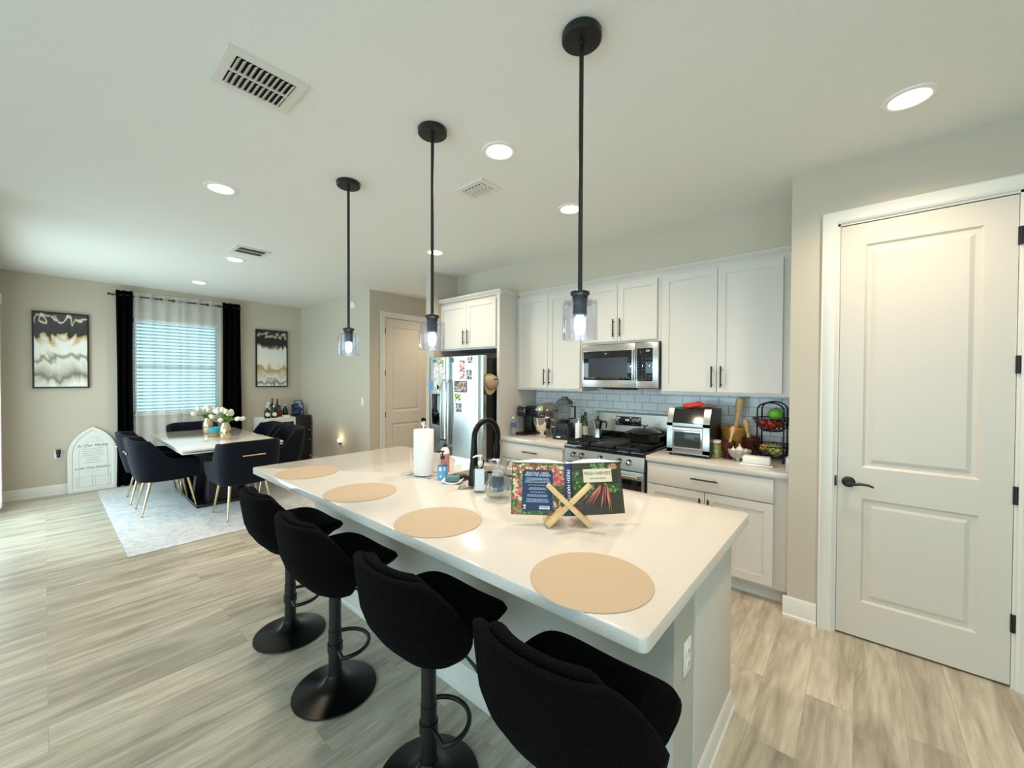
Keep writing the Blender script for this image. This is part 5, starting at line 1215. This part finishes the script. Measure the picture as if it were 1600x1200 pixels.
for s in (-1, 1):
    mb = MB(T); mb.prism([(s*.22, -.27, .05), (s*.32, -.27, .05), (s*.62, -.27, .66), (s*.50, -.27, .66)], (0, .54, 0)); obj('pedestal_leg', mb, M['black'], tb)
mb = MB(T); mb.box((.40, -.18, .051), (.60, .13, .655), .004); obj('pedestal_column', mb, M['black'], tb)

def dchair(label):
    c = thing('dining_chair', label, 'chair', (0, 0, 0), 0, 'navy velvet dining chairs around the table')   # faces local +y, origin centre of the legs on the rug
    hw_, yb_, yf_, rc = .275, -.28, .25, .13
    path = []
    for i in range(8): t = i/7; path.append((-hw_, yf_+(yb_+rc-yf_)*t))
    for i in range(1, 8): a = PI+PI/2*i/8; path.append((-hw_+rc+rc*math.cos(a), yb_+rc+rc*math.sin(a)))
    for i in range(7): t = i/6; path.append((-hw_+rc+(2*hw_-2*rc)*t, yb_))
    for i in range(1, 8): a = 1.5*PI+PI/2*i/8; path.append((hw_-rc+rc*math.cos(a), yb_+rc+rc*math.sin(a)))
    for i in range(8): t = i/7; path.append((hw_, yb_+rc+(yf_-yb_-rc)*t))
    n = len(path); sec = []
    for i, (x, y) in enumerate(path):
        p = Vector((x, y, 0)); t = Vector(path[min(i+1, n-1)]+(0,)) - Vector(path[max(i-1, 0)]+(0,)); t.normalize(); nr = Vector((t.y, -t.x, 0))
        if nr.dot(Vector((x, y, 0))) < 0: nr = -nr
        # top height
        if y < -.17: top = .845 - .02*max(0, (abs(x)-.17)/.1)**2
        else:
            s = min(1, (y+.17)/.17); s = s*s*(3-2*s); top = .845-.01-(.835-.605)*s - .02*max(0, (y-.05)/.2)
        bot = .385; th = .026
        pts = []
        def P(z, off, t_=t):
            k = (z-bot)/(.845-bot); tap = -.030*(1-min(1, k*2.2))**2 + .012*k
            back = -.045*max(0, (z-.50)/.35) if y < .1 else 0
            q = p + nr*(off+tap); return (q.x, q.y + back*max(0, min(1, (.1-y)/.3)), z)
        m = 8
        for j in range(m): pts.append(P(bot+(top-bot)*j/m, th))
        for j in range(1, 6): b = PI*j/6; pts.append(P(top+.018*math.sin(b)-.006, th*math.cos(b)))
        for j in range(m-1, -1, -1): pts.append(P(bot+(top-bot)*j/m, -th))
        sec.append(pts)
    obj('backrest', MB().shell(sec), M['navy'], c, ang=60)
    mb = MB(); mb.skin([mb.sring(0, .0, z, a, b, 4, 32) for z, a, b in ((.36, .20, .20), (.372, .235, .235), (.42, .252, .258), (.47, .252, .262), (.492, .24, .25), (.50, .20, .21), (.502, .02, .02))]); obj('seat', mb, M['navy'], c)
    for sx in (-1, 1):
        for sy in (-1, 1):
            mb = MB(); a = Vector((sx*.175, sy*.165, .375)); b = Vector((sx*.222, sy*(.245 if sy < 0 else .235), .012)); mb.cyl(a, b, .016, .0075, n=12)
            mb.cyl(b, b-Vector((0, 0, .011)), .011, .011, n=12); obj('leg', mb, M['gold'], c, label='slim tapered gold leg')
    mb = MB(); yy = -.352; mb.cyl((-.10, yy, .70), (.10, yy, .70), .0075, n=10)
    for s in (-1, 1): mb.cyl((s*.07, yy, .70), (s*.07, -.31, .70), .006, n=8); mb.ball((s*.102, yy, .70), .011, 8, 6)
    obj('pull_bar', mb, M['gold'], c, label='gold pull bar on the back')
    return c
RZ = .0105
ch0 = dchair('navy velvet dining chair on the left of the table, nearer one of the left pair'); ch0.location = (-6.14, .93, RZ)
dup(ch0, (-6.84, .92, RZ), math.radians(-2), 'navy velvet dining chair behind the front left one, closer to the arched sign')
dup(ch0, (-5.31, 1.47, RZ), math.radians(92), 'navy velvet dining chair at the near table end, gold bar on its back facing us')
dup(ch0, (-6.05, 2.03, RZ), math.radians(178), 'navy velvet dining chair on the far side of the table, closer to the kitchen')
dup(ch0, (-6.80, 2.03, RZ), math.radians(182), 'navy velvet dining chair on the far side in front of the glass sideboard')
dup(ch0, (-7.43, 1.46, RZ), math.radians(-90), 'navy velvet dining chair at the far end of the table by the window')

# vases and tulips
vg = mat('gold_brushed_vase', (226, 206, 172), .22, .9); petal = mat('white_tulip_petal', (236, 232, 214), .5); leaf = mat('tulip_leaf', (70, 112, 40), .5); stemm = mat('tulip_stem', (112, 150, 64), .5)
silver = mat('silver_vase', (214, 212, 204), .22, .9)
def vase(lb, x, y, h):
    o = obj('vase', MB().lathe([(.045, 0), (.05, .005), (.062, .07*h/.2), (.058, .12*h/.2), (.036, h*.86), (.034, h), (.028, h), (.03, h*.86), (.04, .1*h/.2), (.002, .02)], n=24), vg); o.location = (x, y, .7625); tag(o, lb, 'vase', 'vases on the dining table')
def tulip(o_parent, base, tip, rr, sd, lab, grp):
    c = thing('tulip', lab, 'flower', base, 0, grp); d = Vector(tip)-Vector(base); rn = random.Random(sd)
    mid = d*.5+Vector((0, 0, .03)); obj('stem', MB().tube([(0, 0, 0), mid*.5+Vector((0, 0, .01)), mid, d], .0035, 6), stemm, c)
    q = d.normalized().to_track_quat('Z', 'Y').to_matrix().to_4x4(); mb = MB(Matrix.Translation(d) @ q)
    mb.lathe([(.004, -.005), (rr*.75, .006), (rr, .022), (rr*.92, .04), (rr*.55, .056), (rr*.2, .062)], n=12)
    for k in range(3):
        a = k*2.1+rn.random(); mb.ball((rr*.35*math.cos(a), rr*.35*math.sin(a), .032), (rr*.75, rr*.75, .034), 10, 8)
    obj('bloom', mb, petal, c)
    for k in range(2):
        a = rn.uniform(0, 2*PI); L_ = rn.uniform(.12, .19); e = Vector((math.cos(a), math.sin(a), 0)); sd_ = Vector((-e.y, e.x, 0))
        def fn(u, v, e=e, s_=sd_, L_=L_):
            return e*(L_*u*.9+.01) + Vector((0, 0, .005+.09*math.sin(u*2.2)*.8)) + s_*((v-.5)*.038*math.sin(PI*min(1, u+.12))**.8)
        obj('leaf', MB().grid(fn, 7, 2), leaf, c, mods=[('sol', .0012)])
for vi, (x, y, h, nfl, seed, lb, fl, gr) in enumerate(((-6.10, 1.50, .24, 11, 3, 'gold fluted vase nearer the camera on the dining table', 'white tulip in the nearer gold vase', 'white tulips in the nearer vase'), (-6.95, 1.50, .24, 10, 8, 'gold fluted vase farther away, nearer the window', 'white tulip in the farther gold vase', 'white tulips in the farther vase'))):
    vase(lb, x, y, h); rn = random.Random(seed)
    spots = []
    for k in range(nfl):
        a = 2*PI*k/nfl+rn.uniform(-.2, .2); rad = rn.uniform(.07, .18) if k % 3 else rn.uniform(.0, .05); zt = .315+.055*rn.random()-rad*.5
        spots.append((a, rad, zt, (x+rad*math.cos(a))*CR.x+(y+rad*math.sin(a))*CR.y))
    spots.sort(key=lambda q: q[3]); words = ['leftmost', 'second from the left', 'third from the left', 'fourth from the left', 'fifth from the left', 'sixth from the left', 'fifth from the right', 'fourth from the right', 'third from the right', 'second from the right', 'rightmost']
    if nfl == 10: words.pop(5)
    for k, (a, rad, zt, _) in enumerate(spots):
        b = (x+.012*math.cos(a), y+.012*math.sin(a), .7625+h-.05)
        tulip(None, b, (x+rad*math.cos(a), y+rad*math.sin(a), .7625+zt), .026, seed*100+k, fl+', '+words[k], gr)
cb = thing('candle_jar', 'turquoise jar candle on a gold base between the two vases', 'candle', (-6.52, 1.49, .7625))
obj('jar', MB().lathe([(.07, .045), (.075, .05), (.075, .115), (.07, .12), (.06, .118), (.002, .10)], n=26), mat('turquoise_glass', (54, 158, 172), .25), cb); obj('base', MB().lathe([(.07, 0), (.078, .004), (.078, .044), (.07, .046)], n=26), mat('gold_wood_base', (170, 132, 82), .35, .3), cb)

# ================================================================ sideboard in the dining corner
sb = thing('bar_cabinet', 'white-framed mirrored bar cabinet in the dining corner with bottles on top', 'cabinet', (-7.69, 2.61, 0)); T = Matrix.Translation(-sb.location)
x0, x1, y0, y1, H = -7.925, -7.46, 2.355, 2.865, .865
mb = MB(T); mb.box((x0, y0, H-.03), (x1, y1, H), .002)
for a, b in ((y0, y0+.028), (y1-.028, y1)): mb.box((x0, a, .03), (x1, b, H-.03))
mb.box((x0, y0, .002), (x1, y1, .03)); mb.box((x1-.02, y0+.028, H-.075), (x1, y1-.028, H-.03)); obj('body', mb, M['white'], sb)
obj('mirrored_door', MB(T).box((x1-.02, y0+.03, .035), (x1-.008, y1-.03, H-.077)), mat('smoked_mirror', (52, 56, 60), .05, .9), sb, label='dark mirrored glass front')
obj('back_panel', MB(T).box((x0, y0+.03, .03), (x0+.01, y1-.03, H-.03)), M['black'], sb)
b2 = thing('side_cabinet', 'black cabinet beside the mirrored bar cabinet, holding picture frames', 'cabinet', (-7.69, 2.99, 0)); T = Matrix.Translation(-b2.location)
obj('body', MB(T).box((x0, 2.872, .002), (x1+.01, 3.115, .885), .004), M['glossblack'], b2)
obj('door', MB(T).box((x1+.0102, 2.88, .03), (x1+.022, 3.108, .86), .003), M['black'], b2)
for z in (.45, .62): obj('knob', MB(T).ball((x1+.034, 3.085, z), .012, 12, 8), M['chrome'], b2)
def bottle(lb, x, y, h, r, col, lab=None, capc='black', z=.8655):
    c = thing('liquor_bottle', lb, 'bottle', (x, y, z), 0, 'bottles on the bar cabinet'); r *= 1.18; h *= 1.06
    obj('bottle', MB().lathe([(r*.9, 0), (r, .006), (r, h*.52), (r*.8, h*.62), (r*.36, h*.72), (r*.32, h*.95)], n=18), col, c)
    obj('cap', MB().lathe([(r*.4, h*.86), (r*.4, h), (.002, h+.001)], n=12), M[capc] if isinstance(capc, str) else capc, c)
    if lab is not None:
        mb = MB(Matrix.Translation((r*.35, 0, h*.30)) @ Matrix.Rotation(math.radians(-12), 4, 'Z')); mb.lathe([(r*.80, 0), (r*.80, r*.68), (.001, r*.69)], n=20, ax=(1, 0, 0)); obj('round_label', mb, lab, c)
dg = mat('dark_bottle_glass', (16, 16, 14), .12); amb = mat('amber_bottle_glass', (92, 52, 22), .12); clr = mat('pale_bottle', (198, 198, 184), .2); wl = mat('cream_label', (236, 232, 216), .5); rdm = mat('red_wax', (140, 26, 40), .35)
bottle('dark bottle with a round white label at the left front of the bar cabinet', -7.53, 2.44, .20, .036, dg, wl, M['white'])
bottle('dark bottle with a round white label, second from the left at the front', -7.53, 2.545, .20, .036, dg, wl, M['white'])
bottle('pale bottle standing behind the two round-label bottles', -7.66, 2.50, .25, .032, clr, None, 'white')
bottle('tall dark bottle with a red top at the back of the bar cabinet', -7.78, 2.60, .30, .034, dg, None, rdm)
bottle('second red-topped dark bottle at the back, to the right', -7.76, 2.675, .29, .034, dg, None, rdm)
bottle('short brown bottle in the middle of the bar cabinet', -7.62, 2.665, .19, .036, amb, None, 'black')
bottle('round-shouldered dark bottle right of the brown one', -7.62, 2.755, .21, .034, dg, None, 'gold')
tr = thing('white_box', 'small white box at the front right of the bar cabinet', 'box', (-7.53, 2.735, .8655)); obj('box', MB().box((-.05, -.05, 0), (.05, .05, .035), .003), M['white'], tr)
tr = thing('coaster', 'thin white coaster beside the small white box', 'coaster', (-7.51, 2.64, .8655)); obj('disc', MB().box((-.03, -.03, 0), (.03, .03, .01), .003), M['white'], tr)
navyph = photo_mat('navy_print_colours', [(22, 44, 84), (40, 70, 120), (14, 22, 40), (150, 170, 196)], 16)
for lb, x, y, w_, h, rz in (('dark blue framed photo standing on the black side cabinet', -7.62, 2.965, .20, .19, 4), ('taller black frame at the back of the black side cabinet', -7.80, 3.045, .13, .25, -4)):
    c = thing('framed_photo', lb, 'picture frame', (x, y, .8855), math.radians(rz)); TT = Matrix.Rotation(math.radians(-8), 4, 'Y')
    obj('frame', MB(TT).box((-.008, -w_/2, 0), (.008, w_/2, h), .002), M['black'], c); obj('picture', MB(TT).box((.0082, -w_/2+.012, .012), (.0095, w_/2-.012, h-.012)), navyph, c)
    obj('stand', MB().tube([(-.01, 0, h*.7), (-.06, 0, .003)], .004, 6), M['black'], c)
g_ = thing('glass_dish', 'small silver dish at the front of the black side cabinet', 'dish', (-7.53, 3.0, .8855)); obj('dish', MB().lathe([(.02, 0), (.045, .012), (.048, .018), (.042, .016), (.002, .006)], n=20), M['chrome'], g_)
fb = thing('floor_bottle', 'small dark red bottle on the floor beside the black side cabinet', 'bottle', (-7.36, 3.07, .0)); obj('bottle', MB().lathe([(.03, 0), (.034, .01), (.034, .10), (.014, .14), (.013, .17)], n=16), mat('dark_red_glass', (70, 26, 22), .2), fb); obj('cap', MB().lathe([(.016, .168), (.016, .19), (.002, .191)], n=12), M['chrome'], fb)
